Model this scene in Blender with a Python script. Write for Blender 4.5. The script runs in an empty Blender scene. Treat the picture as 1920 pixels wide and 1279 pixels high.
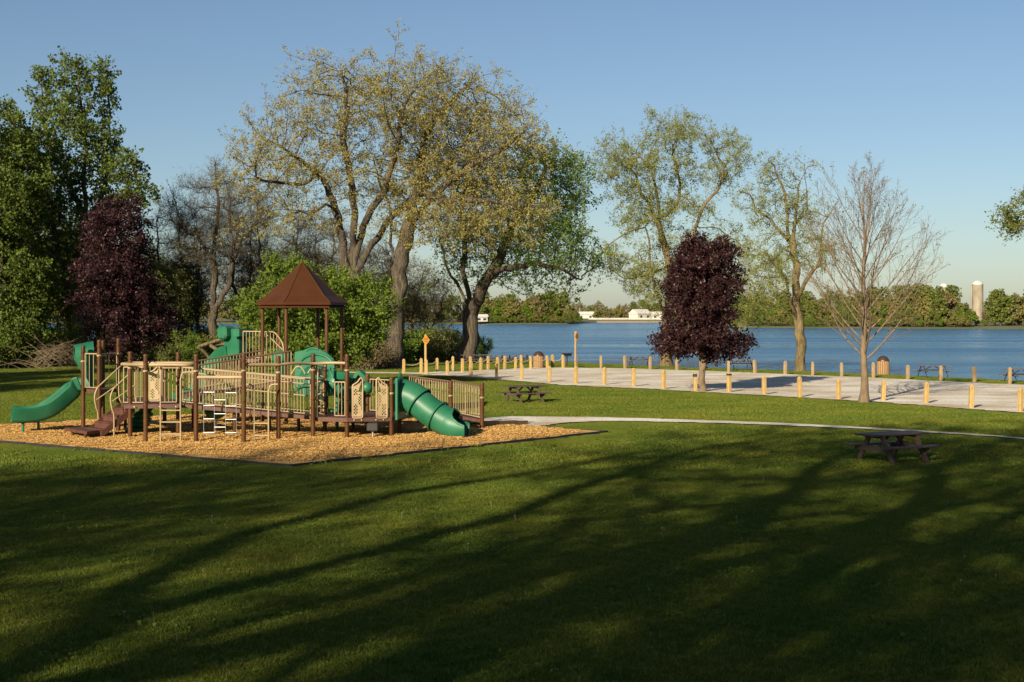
import bpy, bmesh, math, random
import numpy as np
from mathutils import Vector, Matrix, geometry

SC = bpy.context.scene
COL = SC.collection

# ------------------------------------------------------------------ camera, sky, sun, exposure
F, H, YH = 2666.7, 4.0, 590.0          # focal length in photo pixels, eye height, horizon row
SUN_AZ, SUN_EL = math.radians(27), math.radians(22)

cam_d = bpy.data.cameras.new('camera')
cam_d.sensor_width = 36.0
cam_d.lens = F / 1920 * 36.0
cam_d.shift_y = -(639.5 - YH) / 1920
cam_d.clip_start, cam_d.clip_end = 0.1, 20000
cam = bpy.data.objects.new('camera', cam_d)
cam.location = (0, 0, H)
cam.rotation_euler = (math.radians(90), 0, 0)
COL.objects.link(cam)
SC.camera = cam

world = bpy.data.worlds.new('World')
SC.world = world
world.use_nodes = True
nt = world.node_tree
sky = nt.nodes.new('ShaderNodeTexSky')
sky.sky_type = 'NISHITA'
sky.sun_disc = False
sky.sun_elevation = SUN_EL
sky.sun_rotation = math.pi + SUN_AZ
sky.altitude = 200
sky.air_density, sky.dust_density, sky.ozone_density = 0.92, 0.7, 2.5
nt.nodes['Background'].inputs['Strength'].default_value = 0.05
nt.links.new(sky.outputs[0], nt.nodes['Background'].inputs['Color'])

sun_d = bpy.data.lights.new('sun', 'SUN')
sun_d.energy = 5.0
sun_d.angle = math.radians(0.53)
sun_d.color = (1.0, 0.865, 0.64)
sun = bpy.data.objects.new('sun', sun_d)
LIGHT = Vector((math.sin(SUN_AZ) * math.cos(SUN_EL), math.cos(SUN_AZ) * math.cos(SUN_EL), -math.sin(SUN_EL)))
sun.rotation_euler = LIGHT.to_track_quat('-Z', 'Y').to_euler()
sun.location = (-40, -80, 50)
COL.objects.link(sun)

vs = SC.view_settings
vs.view_transform, vs.look = 'Standard', 'None'
vs.exposure, vs.gamma = 0.9, 1.0
vs.use_curve_mapping = False
SC.cycles.max_bounces = 6
SC.cycles.transparent_max_bounces = 6

# ------------------------------------------------------------------ helpers
def XW(px, d): return (px - 960) / F * d
def ZW(py, d): return H - (py - YH) / F * d
def G(px, py):
    d = F * H / (py - YH)
    return (XW(px, d), d)
def P(px, py, d): return Vector((XW(px, d), d, ZW(py, d)))

def tag(o, label=None, cat=None, group=None, kind=None):
    if label: o['label'] = label
    if cat: o['category'] = cat
    if group: o['group'] = group
    if kind: o['kind'] = kind
    return o

def empty(name, loc, label=None, cat=None, group=None, rz=0.0):
    o = bpy.data.objects.new(name, None)
    o.empty_display_size = 0.2
    o.location = loc
    o.rotation_euler = (0, 0, rz)
    COL.objects.link(o)
    return tag(o, label, cat, group)

def link_mesh(name, me, parent=None, loc=None, rot=None):
    o = bpy.data.objects.new(name, me)
    COL.objects.link(o)
    if parent is not None: o.parent = parent
    if loc is not None: o.location = loc
    if rot is not None: o.rotation_euler = rot
    return o

def np_mesh(name, verts, faces_flat, fsize, mat, smooth=False):
    """verts (N,3); faces_flat int array; all faces with fsize corners"""
    me = bpy.data.meshes.new(name)
    nv, nf = len(verts), len(faces_flat) // fsize
    me.vertices.add(nv)
    me.vertices.foreach_set('co', np.asarray(verts, dtype=np.float32).ravel())
    me.loops.add(nf * fsize)
    me.loops.foreach_set('vertex_index', np.asarray(faces_flat, dtype=np.int32))
    me.polygons.add(nf)
    me.polygons.foreach_set('loop_start', np.arange(0, nf * fsize, fsize, dtype=np.int32))
    me.polygons.foreach_set('use_smooth', np.full(nf, smooth, dtype=bool))
    me.update(calc_edges=True)
    me.validate()
    if mat: me.materials.append(mat)
    return me

class MB:
    """collects simple shapes into one mesh"""
    def __init__(self):
        self.v, self.f, self.s = [], [], []
    def add(self, verts, faces, smooth=False):
        b = len(self.v)
        self.v += [tuple(x) for x in verts]
        self.f += [tuple(i + b for i in f) for f in faces]
        self.s += [smooth] * len(faces)
        return self
    def box(self, c, size, rz=0.0, M=None):
        hx, hy, hz = size[0] / 2, size[1] / 2, size[2] / 2
        vs_ = [Vector((sx * hx, sy * hy, sz * hz)) for sz in (-1, 1) for sy in (-1, 1) for sx in (-1, 1)]
        R = M if M is not None else Matrix.Rotation(rz, 3, 'Z')
        c = Vector(c)
        vs_ = [R @ q + c for q in vs_]
        return self.add(vs_, [(0, 2, 3, 1), (4, 5, 7, 6), (0, 1, 5, 4), (2, 6, 7, 3), (0, 4, 6, 2), (1, 3, 7, 5)])
    def beam(self, a, b, w, h, up=Vector((0, 0, 1))):
        """rectangular bar from a to b; w across, h along the up side"""
        a, b = Vector(a), Vector(b)
        y = (b - a)
        L = y.length
        y.normalize()
        x = y.cross(up)
        if x.length < 1e-4: x = y.cross(Vector((1, 0, 0)))
        x.normalize()
        z = x.cross(y)
        M = Matrix((x, y, z)).transposed()
        return self.box((a + b) / 2, (w, L, h), M=M)
    def tube(self, pts, r, n=8, cap=True, closed=False, smooth=True):
        pts = [Vector(p) for p in pts]
        m = len(pts)
        rs = r if isinstance(r, (list, tuple)) else [r] * m
        rings = []
        T0 = None
        for i, p in enumerate(pts):
            if closed:
                t = pts[(i + 1) % m] - pts[i - 1]
            elif i == 0: t = pts[1] - pts[0]
            elif i == m - 1: t = pts[-1] - pts[-2]
            else: t = pts[i + 1] - pts[i - 1]
            t.normalize()
            if T0 is None:
                u = t.cross(Vector((0, 0, 1)))
                if u.length < 1e-3: u = Vector((1, 0, 0))
                u.normalize()
            else:
                u = u - t * u.dot(t)
                if u.length < 1e-5: u = t.orthogonal()
                u.normalize()
            T0 = t
            w = t.cross(u)
            rings.append([p + (u * math.cos(2 * math.pi * k / n) + w * math.sin(2 * math.pi * k / n)) * rs[i] for k in range(n)])
        V = [q for rg in rings for q in rg]
        Fc = []
        for i in range(m if closed else m - 1):
            j = (i + 1) % m
            for k in range(n):
                k2 = (k + 1) % n
                Fc.append((i * n + k, i * n + k2, j * n + k2, j * n + k))
        self.add(V, Fc, smooth)
        if cap and not closed:
            self.add(rings[0], [tuple(range(n - 1, -1, -1))])
            self.add(rings[-1], [tuple(range(n))])
        return self
    def lathe(self, c, prof, n=16, smooth=True):
        """prof: list of (r, z) from bottom to top about the vertical through c"""
        c = Vector(c)
        V, Fc = [], []
        for (r, z) in prof:
            for k in range(n):
                a = 2 * math.pi * k / n
                V.append(c + Vector((r * math.cos(a), r * math.sin(a), z)))
        for i in range(len(prof) - 1):
            for k in range(n):
                k2 = (k + 1) % n
                Fc.append((i * n + k, i * n + k2, (i + 1) * n + k2, (i + 1) * n + k))
        self.add(V, Fc, smooth)
        self.add(V[:n], [tuple(range(n - 1, -1, -1))])
        self.add(V[-n:], [tuple(range(n))])
        return self
    def prism(self, poly, z0, z1):
        """poly: list of (x,y) counter-clockwise; z0,z1 floats or lists"""
        n = len(poly)
        z0 = z0 if isinstance(z0, (list, tuple)) else [z0] * n
        z1 = z1 if isinstance(z1, (list, tuple)) else [z1] * n
        V = [(x, y, z0[i]) for i, (x, y) in enumerate(poly)] + [(x, y, z1[i]) for i, (x, y) in enumerate(poly)]
        Fc = [tuple(range(n - 1, -1, -1)), tuple(range(n, 2 * n))]
        for i in range(n):
            j = (i + 1) % n
            Fc.append((i, j, n + j, n + i))
        return self.add(V, Fc)
    def plate(self, outline, origin, ux, uy, thick):
        """outline in 2D mapped by ux, uy at origin and given a thickness"""
        ux, uy = Vector(ux), Vector(uy)
        nrm = ux.cross(uy).normalized() * thick / 2
        o = Vector(origin)
        n = len(outline)
        a = [o + ux * p[0] + uy * p[1] for p in outline]
        V = [q - nrm for q in a] + [q + nrm for q in a]
        Fc = [tuple(range(n - 1, -1, -1)), tuple(range(n, 2 * n))]
        for i in range(n):
            j = (i + 1) % n
            Fc.append((i, j, n + j, n + i))
        return self.add(V, Fc)
    def mesh(self, name, mat, bevel=0.0):
        me = bpy.data.meshes.new(name)
        me.from_pydata(self.v, [], self.f)
        me.polygons.foreach_set('use_smooth', self.s)
        if mat: me.materials.append(mat)
        if bevel:
            bm = bmesh.new(); bm.from_mesh(me)
            ed = [e for e in bm.edges if len(e.link_faces) == 2 and e.calc_face_angle(0) > 0.9]
            bmesh.ops.bevel(bm, geom=ed, offset=bevel, segments=1, affect='EDGES', clamp_overlap=True)
            bm.to_mesh(me); bm.free()
        bm = bmesh.new(); bm.from_mesh(me)
        bmesh.ops.recalc_face_normals(bm, faces=bm.faces)
        bm.to_mesh(me); bm.free()
        me.update()
        return me
    def build(self, name, mat, parent=None, loc=None, bevel=0.0):
        return link_mesh(name, self.mesh(name, mat, bevel), parent, loc)

def copy_tree(o, parent=None):
    c = o.copy()
    COL.objects.link(c)
    c.parent = parent
    for ch in list(o.children): copy_tree(ch, c)
    return c

def smooth_path(pts, n=6):
    """Catmull-Rom through pts"""
    pts = [Vector(p) for p in pts]
    q = [pts[0] * 2 - pts[1]] + pts + [pts[-1] * 2 - pts[-2]]
    out = []
    for i in range(1, len(q) - 2):
        for k in range(n):
            t = k / n
            a, b, c, d = q[i - 1], q[i], q[i + 1], q[i + 2]
            out.append(0.5 * ((2 * b) + (c - a) * t + (2 * a - 5 * b + 4 * c - d) * t * t + (3 * b - a - 3 * c + d) * t ** 3))
    out.append(pts[-1])
    return out

def inside(poly, x, y):
    """vectorised point in polygon"""
    x, y = np.asarray(x, float), np.asarray(y, float)
    r = np.zeros(x.shape, bool)
    n = len(poly)
    for i in range(n):
        x1, y1 = poly[i]; x2, y2 = poly[(i + 1) % n]
        if y1 == y2: continue
        c = ((y1 > y) != (y2 > y)) & (x < (x2 - x1) * (y - y1) / (y2 - y1) + x1)
        r ^= c
    return r

# ------------------------------------------------------------------ materials
def mat(name, col, rough=0.6, col2=None, scale=6.0, detail=4.0, bump=0.0, bscale=None, metal=0.0, spec=0.5,
        stretch=None, fac=(0.35, 0.65), bdist=0.02, coords='Object'):
    m = bpy.data.materials.new(name)
    m.use_nodes = True
    t = m.node_tree; N = t.nodes; L = t.links
    b = N['Principled BSDF']
    b.inputs['Roughness'].default_value = rough
    b.inputs['Metallic'].default_value = metal
    b.inputs['Specular IOR Level'].default_value = spec
    b.inputs['Base Color'].default_value = (*col, 1)
    vec = None
    if col2 is not None or bump:
        tc = N.new('ShaderNodeTexCoord')
        mp = N.new('ShaderNodeMapping')
        L.new(tc.outputs[coords], mp.inputs[0])
        if stretch: mp.inputs['Scale'].default_value = stretch
        vec = mp.outputs[0]
    if col2 is not None:
        nz = N.new('ShaderNodeTexNoise')
        nz.inputs['Scale'].default_value = scale
        nz.inputs['Detail'].default_value = detail
        L.new(vec, nz.inputs['Vector'])
        rp = N.new('ShaderNodeValToRGB')
        rp.color_ramp.elements[0].position, rp.color_ramp.elements[1].position = fac
        rp.color_ramp.elements[0].color = (*col, 1)
        rp.color_ramp.elements[1].color = (*col2, 1)
        L.new(nz.outputs['Fac'], rp.inputs[0])
        L.new(rp.outputs[0], b.inputs['Base Color'])
    if bump:
        nb = N.new('ShaderNodeTexNoise')
        nb.inputs['Scale'].default_value = bscale or scale * 3
        nb.inputs['Detail'].default_value = 5
        L.new(vec, nb.inputs['Vector'])
        bp = N.new('ShaderNodeBump')
        bp.inputs['Strength'].default_value = bump
        bp.inputs['Distance'].default_value = bdist
        L.new(nb.outputs['Fac'], bp.inputs['Height'])
        L.new(bp.outputs[0], b.inputs['Normal'])
    return m

def leaf_mat(name, c1, c2, trans=0.3, rough=0.6, c3=None):
    m = bpy.data.materials.new(name)
    m.use_nodes = True
    t = m.node_tree; N = t.nodes; L = t.links
    b = N['Principled BSDF']
    b.inputs['Roughness'].default_value = rough
    b.inputs['Specular IOR Level'].default_value = 0.25
    ge = N.new('ShaderNodeNewGeometry')
    rp = N.new('ShaderNodeValToRGB')
    rp.color_ramp.elements[0].color = (*c1, 1)
    rp.color_ramp.elements[1].color = (*c2, 1)
    if c3:
        e = rp.color_ramp.elements.new(0.85); e.color = (*c2, 1)
        rp.color_ramp.elements[2].color = (*c3, 1)
    L.new(ge.outputs['Random Per Island'], rp.inputs[0])
    L.new(rp.outputs[0], b.inputs['Base Color'])
    tr = N.new('ShaderNodeBsdfTranslucent')
    L.new(rp.outputs[0], tr.inputs['Color'])
    mx = N.new('ShaderNodeMixShader')
    mx.inputs[0].default_value = trans
    L.new(b.outputs[0], mx.inputs[1]); L.new(tr.outputs[0], mx.inputs[2])
    L.new(mx.outputs[0], N['Material Output'].inputs['Surface'])
    return m

def speckle_mat(name, cols, scale, rough=0.9, bump=0.5, bdist=0.02, big=None, bigscale=0.15, tracks=None):
    """granular ground: one colour for each small cell, with relief and slow stains"""
    m = bpy.data.materials.new(name)
    m.use_nodes = True
    t = m.node_tree; N = t.nodes; L = t.links
    b = N['Principled BSDF']
    b.inputs['Roughness'].default_value = rough
    b.inputs['Specular IOR Level'].default_value = 0.2
    tc = N.new('ShaderNodeTexCoord')
    vo = N.new('ShaderNodeTexVoronoi')
    vo.inputs['Scale'].default_value = scale
    L.new(tc.outputs['Object'], vo.inputs['Vector'])
    sep = N.new('ShaderNodeSeparateColor')
    L.new(vo.outputs['Color'], sep.inputs[0])
    rp = N.new('ShaderNodeValToRGB')
    while len(rp.color_ramp.elements) < len(cols): rp.color_ramp.elements.new(0.5)
    for i, c in enumerate(cols):
        rp.color_ramp.elements[i].position = i / (len(cols) - 1)
        rp.color_ramp.elements[i].color = (*c, 1)
    L.new(sep.outputs[0], rp.inputs[0])
    out = rp.outputs[0]
    if big:
        nz = N.new('ShaderNodeTexNoise')
        nz.inputs['Scale'].default_value = bigscale
        nz.inputs['Detail'].default_value = 6
        L.new(tc.outputs['Object'], nz.inputs['Vector'])
        r2 = N.new('ShaderNodeValToRGB')
        r2.color_ramp.elements[0].position, r2.color_ramp.elements[1].position = 0.4, 0.68
        r2.color_ramp.elements[0].color = (1, 1, 1, 1)
        r2.color_ramp.elements[1].color = (*big, 1)
        L.new(nz.outputs['Fac'], r2.inputs[0])
        mu = N.new('ShaderNodeMix'); mu.data_type = 'RGBA'; mu.blend_type = 'MULTIPLY'
        mu.inputs['Factor'].default_value = 1
        L.new(out, mu.inputs['A']); L.new(r2.outputs[0], mu.inputs['B'])
        out = mu.outputs['Result']
    if tracks:
        mp = N.new('ShaderNodeMapping'); mp.inputs['Rotation'].default_value = (0, 0, 0.62); mp.inputs['Scale'].default_value = (0.04, 0.75, 1)
        L.new(tc.outputs['Object'], mp.inputs[0])
        nt_ = N.new('ShaderNodeTexNoise'); nt_.inputs['Scale'].default_value = 1; nt_.inputs['Detail'].default_value = 3
        L.new(mp.outputs[0], nt_.inputs['Vector'])
        r3 = N.new('ShaderNodeValToRGB')
        r3.color_ramp.elements[0].position, r3.color_ramp.elements[1].position = 0.42, 0.62
        r3.color_ramp.elements[0].color = (*tracks, 1); r3.color_ramp.elements[1].color = (1, 1, 1, 1)
        L.new(nt_.outputs['Fac'], r3.inputs[0])
        m3 = N.new('ShaderNodeMix'); m3.data_type = 'RGBA'; m3.blend_type = 'MULTIPLY'; m3.inputs['Factor'].default_value = 1
        L.new(out, m3.inputs['A']); L.new(r3.outputs[0], m3.inputs['B'])
        out = m3.outputs['Result']
    L.new(out, b.inputs['Base Color'])
    bp = N.new('ShaderNodeBump')
    bp.inputs['Strength'].default_value = bump
    bp.inputs['Distance'].default_value = bdist
    L.new(vo.outputs['Distance'], bp.inputs['Height'])
    bp.invert = True
    L.new(bp.outputs[0], b.inputs['Normal'])
    return m

M = {}
M['post'] = mat('brown_powder_coat', (0.056, 0.021, 0.0045), 0.45, (0.080, 0.033, 0.010), 2.2, spec=0.28)
M['roof'] = mat('brown_roof_plastic', (0.050, 0.0175, 0.0048), 0.55, (0.060, 0.022, 0.007), 1.5, spec=0.2)
M['tan'] = mat('tan_powder_coat', (0.345, 0.255, 0.14), 0.5, (0.27, 0.195, 0.105), 1.6)
M['rail_brown'] = mat('brown_handrail', (0.10, 0.06, 0.035), 0.5)
M['green'] = mat('green_moulded_plastic', (0.010, 0.098, 0.048), 0.44, (0.026, 0.135, 0.070), 1.4, detail=8, spec=0.35)
M['deck'] = mat('maroon_deck_coating', (0.070, 0.025, 0.015), 0.6, (0.095, 0.037, 0.024), 5, bump=0.15, bscale=60)
M['steel'] = mat('galvanised_steel', (0.55, 0.55, 0.54), 0.35, metal=0.8)
M['dark'] = mat('dark_rubber', (0.025, 0.022, 0.02), 0.7)
M['edging'] = mat('black_plastic_edging', (0.008, 0.008, 0.009), 0.75, (0.013, 0.013, 0.013), 8)
M['yellow_wood'] = mat('yellow_pine', (0.43, 0.285, 0.10), 0.8, (0.27, 0.175, 0.065), 9, stretch=(3, 3, 0.5), bump=0.3, bscale=40)
M['old_wood'] = mat('weathered_pine', (0.33, 0.225, 0.105), 0.85, (0.19, 0.135, 0.075), 9, stretch=(3, 3, 0.5), bump=0.3, bscale=40)
M['table_brown'] = mat('brown_recycled_plank', (0.060, 0.038, 0.028), 0.6, (0.085, 0.055, 0.042), 10, stretch=(1, 6, 6), bump=0.2, bscale=50)
M['table_grey'] = mat('grey_weathered_plank', (0.085, 0.065, 0.055), 0.8, (0.12, 0.095, 0.075), 10, bump=0.2, bscale=50)
M['black_iron'] = mat('black_iron', (0.012, 0.012, 0.012), 0.55)
M['rope'] = mat('grey_rope', (0.40, 0.34, 0.24), 0.9, bump=0.4, bscale=90)
M['sign'] = mat('amber_sign_board', (0.50, 0.22, 0.02), 0.6, (0.42, 0.18, 0.02), 6)
M['sign_print'] = mat('brown_sign_print', (0.10, 0.035, 0.01), 0.7)
M['bin_slat'] = mat('cedar_slat', (0.33, 0.195, 0.085), 0.8, (0.25, 0.145, 0.065), 10, stretch=(3, 3, .5), bump=0.2)
M['bin_lid'] = mat('dark_brown_plastic', (0.05, 0.024, 0.018), 0.4)
M['concrete'] = mat('silo_concrete', (0.29, 0.25, 0.19), 0.9, (0.18, 0.15, 0.11), 0.35, bump=0.2, stretch=(1,1,.35))
M['silo_dome'] = mat('silo_dome_metal', (0.5, 0.55, 0.52), 0.5, (0.3, 0.38, 0.35), 0.6)
M['white'] = mat('white_paint', (0.48, 0.46, 0.41), 0.7, (0.40, 0.38, 0.34), 0.3)
M['house_roof'] = mat('pale_roof', (0.55, 0.52, 0.47), 0.8, (0.45, 0.43, 0.4), 0.3)
M['window'] = mat('dark_window_glass', (0.03, 0.035, 0.045), 0.1)
M['ramp_wood'] = mat('brown_ramp_board', (0.13, 0.085, 0.04), 0.8, (0.17, 0.115, 0.06), 5, stretch=(1, 6, 6), bump=0.2)
M['gravel'] = speckle_mat('white_gravel', [(0.55, 0.52, 0.46), (0.71, 0.68, 0.61), (0.80, 0.77, 0.70)], 14, bump=0.6, bdist=0.03, big=(0.72, 0.62, 0.50), bigscale=0.3, tracks=(0.80, 0.76, 0.72))
M['mulch'] = speckle_mat('wood_chip_bed', [(0.32, 0.17, 0.05), (0.55, 0.335, 0.115), (0.72, 0.475, 0.195)], 26, bump=0.8, bdist=0.03, big=(0.72, 0.68, 0.62), bigscale=0.5)
M['chip'] = leaf_mat('wood_chip', (0.37, 0.20, 0.055), (0.72, 0.465, 0.17), 0.0, 0.85)
M['soil'] = speckle_mat('lawn_soil', [(0.075, 0.10, 0.017), (0.055, 0.085, 0.014), (0.09, 0.105, 0.024)], 18, bump=0.6, bdist=0.03)
M['far_field'] = mat('far_field', (0.085, 0.095, 0.02), 0.9, (0.12, 0.11, 0.04), 0.05)
M['sand'] = mat('far_beach', (0.40, 0.27, 0.16), 0.9, (0.3, 0.22, 0.13), 0.1)
M['bark_oak'] = mat('oak_bark', (0.034, 0.026, 0.018), 0.95, (0.105, 0.081, 0.054), 3.5, stretch=(2.2, 2.2, 0.35), bump=1.0, bscale=6, bdist=0.16)
M['bark_dark'] = mat('dark_bark', (0.05, 0.038, 0.026), 0.9, (0.10, 0.075, 0.05), 2.5, stretch=(1.6, 1.6, 0.5), bump=0.8, bscale=9, bdist=0.06)
M['bark_tan'] = mat('tan_bark', (0.08, 0.058, 0.024), 0.95, (0.175, 0.13, 0.06), 3.5, stretch=(2.2, 2.2, 0.35), bump=1.0, bscale=7, bdist=0.1)
M['bark_pale'] = mat('pale_smooth_bark', (0.115, 0.076, 0.042), 0.85, (0.18, 0.128, 0.078), 5, stretch=(1, 1, .5), bump=0.4, bscale=20)
M['bark_brush'] = mat('dry_branch', (0.22, 0.16, 0.09), 0.9, (0.13, 0.095, 0.06), 3)
M['leaf_oak'] = leaf_mat('young_oak_leaf', (0.22, 0.190, 0.050), (0.34, 0.295, 0.088), 0.35)
M['leaf_olive'] = leaf_mat('olive_leaf', (0.14, 0.125, 0.035), (0.22, 0.20, 0.055), 0.35)
M['leaf_green'] = leaf_mat('fresh_maple_leaf', (0.12, 0.20, 0.022), (0.20, 0.30, 0.042), 0.55)
M['leaf_poplar'] = leaf_mat('poplar_leaf', (0.072, 0.110, 0.014), (0.125, 0.165, 0.026), 0.4, 0.5)
M['leaf_bush'] = leaf_mat('bright_bush_leaf', (0.095, 0.150, 0.014), (0.155, 0.215, 0.025), 0.4)
M['leaf_purple'] = leaf_mat('purple_maple_leaf', (0.018, 0.007, 0.009), (0.042, 0.013, 0.015), 0.15, 0.45)
M['leaf_locust'] = leaf_mat('locust_leaf', (0.19, 0.215, 0.045), (0.28, 0.30, 0.072), 0.45)
M['leaf_shrub'] = leaf_mat('shrub_leaf', (0.09, 0.115, 0.02), (0.16, 0.18, 0.038), 0.35)
M['leaf_brown'] = leaf_mat('budding_twig_leaf', (0.13, 0.10, 0.045), (0.19, 0.16, 0.06), 0.3)
M['grass'] = leaf_mat('grass_blade', (0.070, 0.110, 0.009), (0.165, 0.200, 0.020), 0.35, 0.55, (0.30, 0.26, 0.07))

wm = bpy.data.materials.new('lake_water')
wm.use_nodes = True
t_ = wm.node_tree; N_ = t_.nodes; L_ = t_.links
wb = N_['Principled BSDF']
wb.inputs['Base Color'].default_value = (0.034, 0.115, 0.23, 1)
wb.inputs['Roughness'].default_value = 0.2
tc2_ = N_.new('ShaderNodeTexCoord')
mp2_ = N_.new('ShaderNodeMapping'); mp2_.inputs['Scale'].default_value = (0.006, 0.05, 1)
L_.new(tc2_.outputs['Object'], mp2_.inputs[0])
n2_ = N_.new('ShaderNodeTexNoise'); n2_.inputs['Scale'].default_value = 1.0; n2_.inputs['Detail'].default_value = 5
L_.new(mp2_.outputs[0], n2_.inputs['Vector'])
mr_ = N_.new('ShaderNodeMapRange'); mr_.inputs['From Min'].default_value = .3; mr_.inputs['From Max'].default_value = .7
mr_.inputs['To Min'].default_value = 0.08; mr_.inputs['To Max'].default_value = 0.34
L_.new(n2_.outputs['Fac'], mr_.inputs['Value']); L_.new(mr_.outputs[0], wb.inputs['Roughness'])
wb.inputs['IOR'].default_value = 1.33
tc_ = N_.new('ShaderNodeTexCoord')
mp_ = N_.new('ShaderNodeMapping'); mp_.inputs['Scale'].default_value = (0.55, 1.0, 1)
L_.new(tc_.outputs['Object'], mp_.inputs[0])
n1_ = N_.new('ShaderNodeTexNoise'); n1_.inputs['Scale'].default_value = 0.5; n1_.inputs['Detail'].default_value = 6; n1_.inputs['Roughness'].default_value = 0.6
L_.new(mp_.outputs[0], n1_.inputs['Vector'])
bp_ = N_.new('ShaderNodeBump'); bp_.inputs['Strength'].default_value = 1.0; bp_.inputs['Distance'].default_value = 2.6
L_.new(n1_.outputs['Fac'], bp_.inputs['Height'])
L_.new(bp_.outputs[0], wb.inputs['Normal'])
M['water'] = wm

# ================================================================== THE SETTING
SHORE = [(-160, 158), (-60, 152), (-20, 148), (-6, 138), (1.7, 124), (9.9, 112), (20, 102), (25.5, 94), (30.5, 86.5), (45, 70), (90, 40), (160, 0)]
def shore_y(x):
    return np.interp(x, [p[0] for p in SHORE], [p[1] for p in SHORE])

def lawn_z(x, y):
    return 0.0

# lawn: one sheet from behind the viewpoint to the bank of the lake
xs = np.concatenate([np.arange(-160, -60, 5), np.arange(-60, 60, 1.5), np.arange(60, 161, 5)])
V, Fq = [], []
tt = np.concatenate([np.linspace(0, 0.9, 24), np.linspace(0.91, 1, 10)])
rows = len(tt) + 4
for x in xs:
    sy = float(shore_y(x)) + 0.35 * math.sin(x * 1.7) + 0.2 * math.sin(x * 4.1)
    for t in tt:
        V.append((x, -160 + (sy + 160) * t, 0.0))
    for dy, z in ((0.25, -0.12), (0.6, -0.45), (1.2, -1.0), (6, -2.5)):
        V.append((x, sy + dy, z))
for i in range(len(xs) - 1):
    for j in range(rows - 1):
        a = i * rows + j
        Fq += [a, a + rows, a + rows + 1, a + 1]
lawn = link_mesh('lawn', np_mesh('lawn', V, Fq, 4, M['soil'], True))
tag(lawn, kind='structure')

# lake
water = link_mesh('lake', np_mesh('lake', [(-3000, 30, -1.0), (3000, 30, -1.0), (3000, 3000, -1.0), (-3000, 3000, -1.0)], [0, 1, 2, 3], 4, M['water']))
tag(water, kind='structure')

# land beyond the lake
FS = [(-900, 800), (880, 745), (1000, 738), (1075, 742), (1092, 800), (1110, 880), (1250, 880), (1290, 760), (1330, 640), (1400, 545), (1500, 525), (1700, 508), (1850, 500), (2000, 490), (2900, 470)]
def far_d(px): return float(np.interp(px, [p[0] for p in FS], [p[1] for p in FS]))
V, Fq = [], []
pxs = list(range(-900, 2901, 20))
for px in pxs:
    d = far_d(px)
    for dd, z in ((-6, -1.6), (0, -1.02), (2.5, -0.55), (14, 0.0), (60, 0.6), (400, 1.2), (2500, 2.0), (9000, 2.0)):
        V.append((XW(px, d + dd), d + dd, z))
for i in range(len(pxs) - 1):
    for j in range(7):
        a = i * 8 + j
        Fq += [a, a + 8, a + 9, a + 1]
farland = link_mesh('far_shore', np_mesh('far_shore', V, Fq, 4, M['far_field'], True))
tag(farland, kind='structure')
V, Fq = [], []
for k, px in enumerate(range(1112, 1262, 10)):
    d = 880
    for dd, z in ((-0.5, -1.05), (2, -0.5), (13, 0.03), (20, 0.12)):
        V.append((XW(px, d), d + dd, z))
    if k:
        for j in range(3):
            a = (k - 1) * 4 + j
            Fq += [a, a + 4, a + 5, a + 1]
beach = link_mesh('beach', np_mesh('beach', V, Fq, 4, M['sand'], True))
beach.location.z = 0.06
tag(beach, kind='structure')

# gravel lot and gravel path (flush sheets a few mm above each other)
def jag(poly, step=0.6, amp=0.08, seed=1):
    rnd = random.Random(seed); out = []
    n = len(poly)
    for i in range(n):
        a, b = Vector(poly[i]), Vector(poly[(i + 1) % n])
        L = (b - a).length
        k = max(1, int(L / step))
        nrm = Vector((-(b - a).y, (b - a).x)).normalized()
        for j in range(k):
            p = a.lerp(b, j / k)
            out.append(tuple(p + nrm * rnd.uniform(-amp, amp)))
    return out
lot_front = [(640, 699.5), (779, 702.5), (870, 706.5), (927, 711.5), (1052, 722.5), (1240, 731), (1318, 736), (1430, 742), (1550, 749), (1640, 754), (1780, 765), (1920, 775), (2150, 795)]
lot_back = [(2150, 738), (1920, 722.5), (1750, 715), (1620, 708), (1500, 703.5), (1350, 697), (1240, 693.5), (1150, 691), (1060, 690), (1000, 690), (950, 692.5), (880, 696), (779, 698.5), (640, 698)]
LOT = [G(*p) for p in lot_front] + [G(*p) for p in lot_back]
path_far = [(890, 787), (930, 783.5), (960, 782), (1100, 783), (1200, 785.5), (1300, 788.5), (1400, 792), (1500, 796), (1600, 801), (1700, 807), (1800, 813), (1900, 820.5), (2000, 829)]
path_near = [(2000, 831), (1900, 822.3), (1800, 815.4), (1700, 810), (1600, 804.6), (1500, 800.2), (1400, 796.4), (1300, 793.2), (1200, 791), (1110, 791), (1060, 794), (1010, 800.5), (958, 797.5), (905, 796)]
PATH = [G(*p) for p in path_far] + [G(*p) for p in path_near]
def sheet(name, poly, z, m):
    r = geometry.delaunay_2d_cdt([Vector(p) for p in poly], [], [list(range(len(poly)))], 1, 1e-4)
    me = bpy.data.meshes.new(name)
    me.from_pydata([(v.x, v.y, z) for v in r[0]], [], [tuple(f) for f in r[2]])
    me.materials.append(m)
    o = link_mesh(name, me)
    return tag(o, kind='structure')
sheet('gravel_lot', jag(LOT, 0.35, 0.17, 3), 0.030, M['gravel'])
sheet('gravel_path', jag(PATH, 0.3, 0.10, 4), 0.030, M['gravel'])

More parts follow.
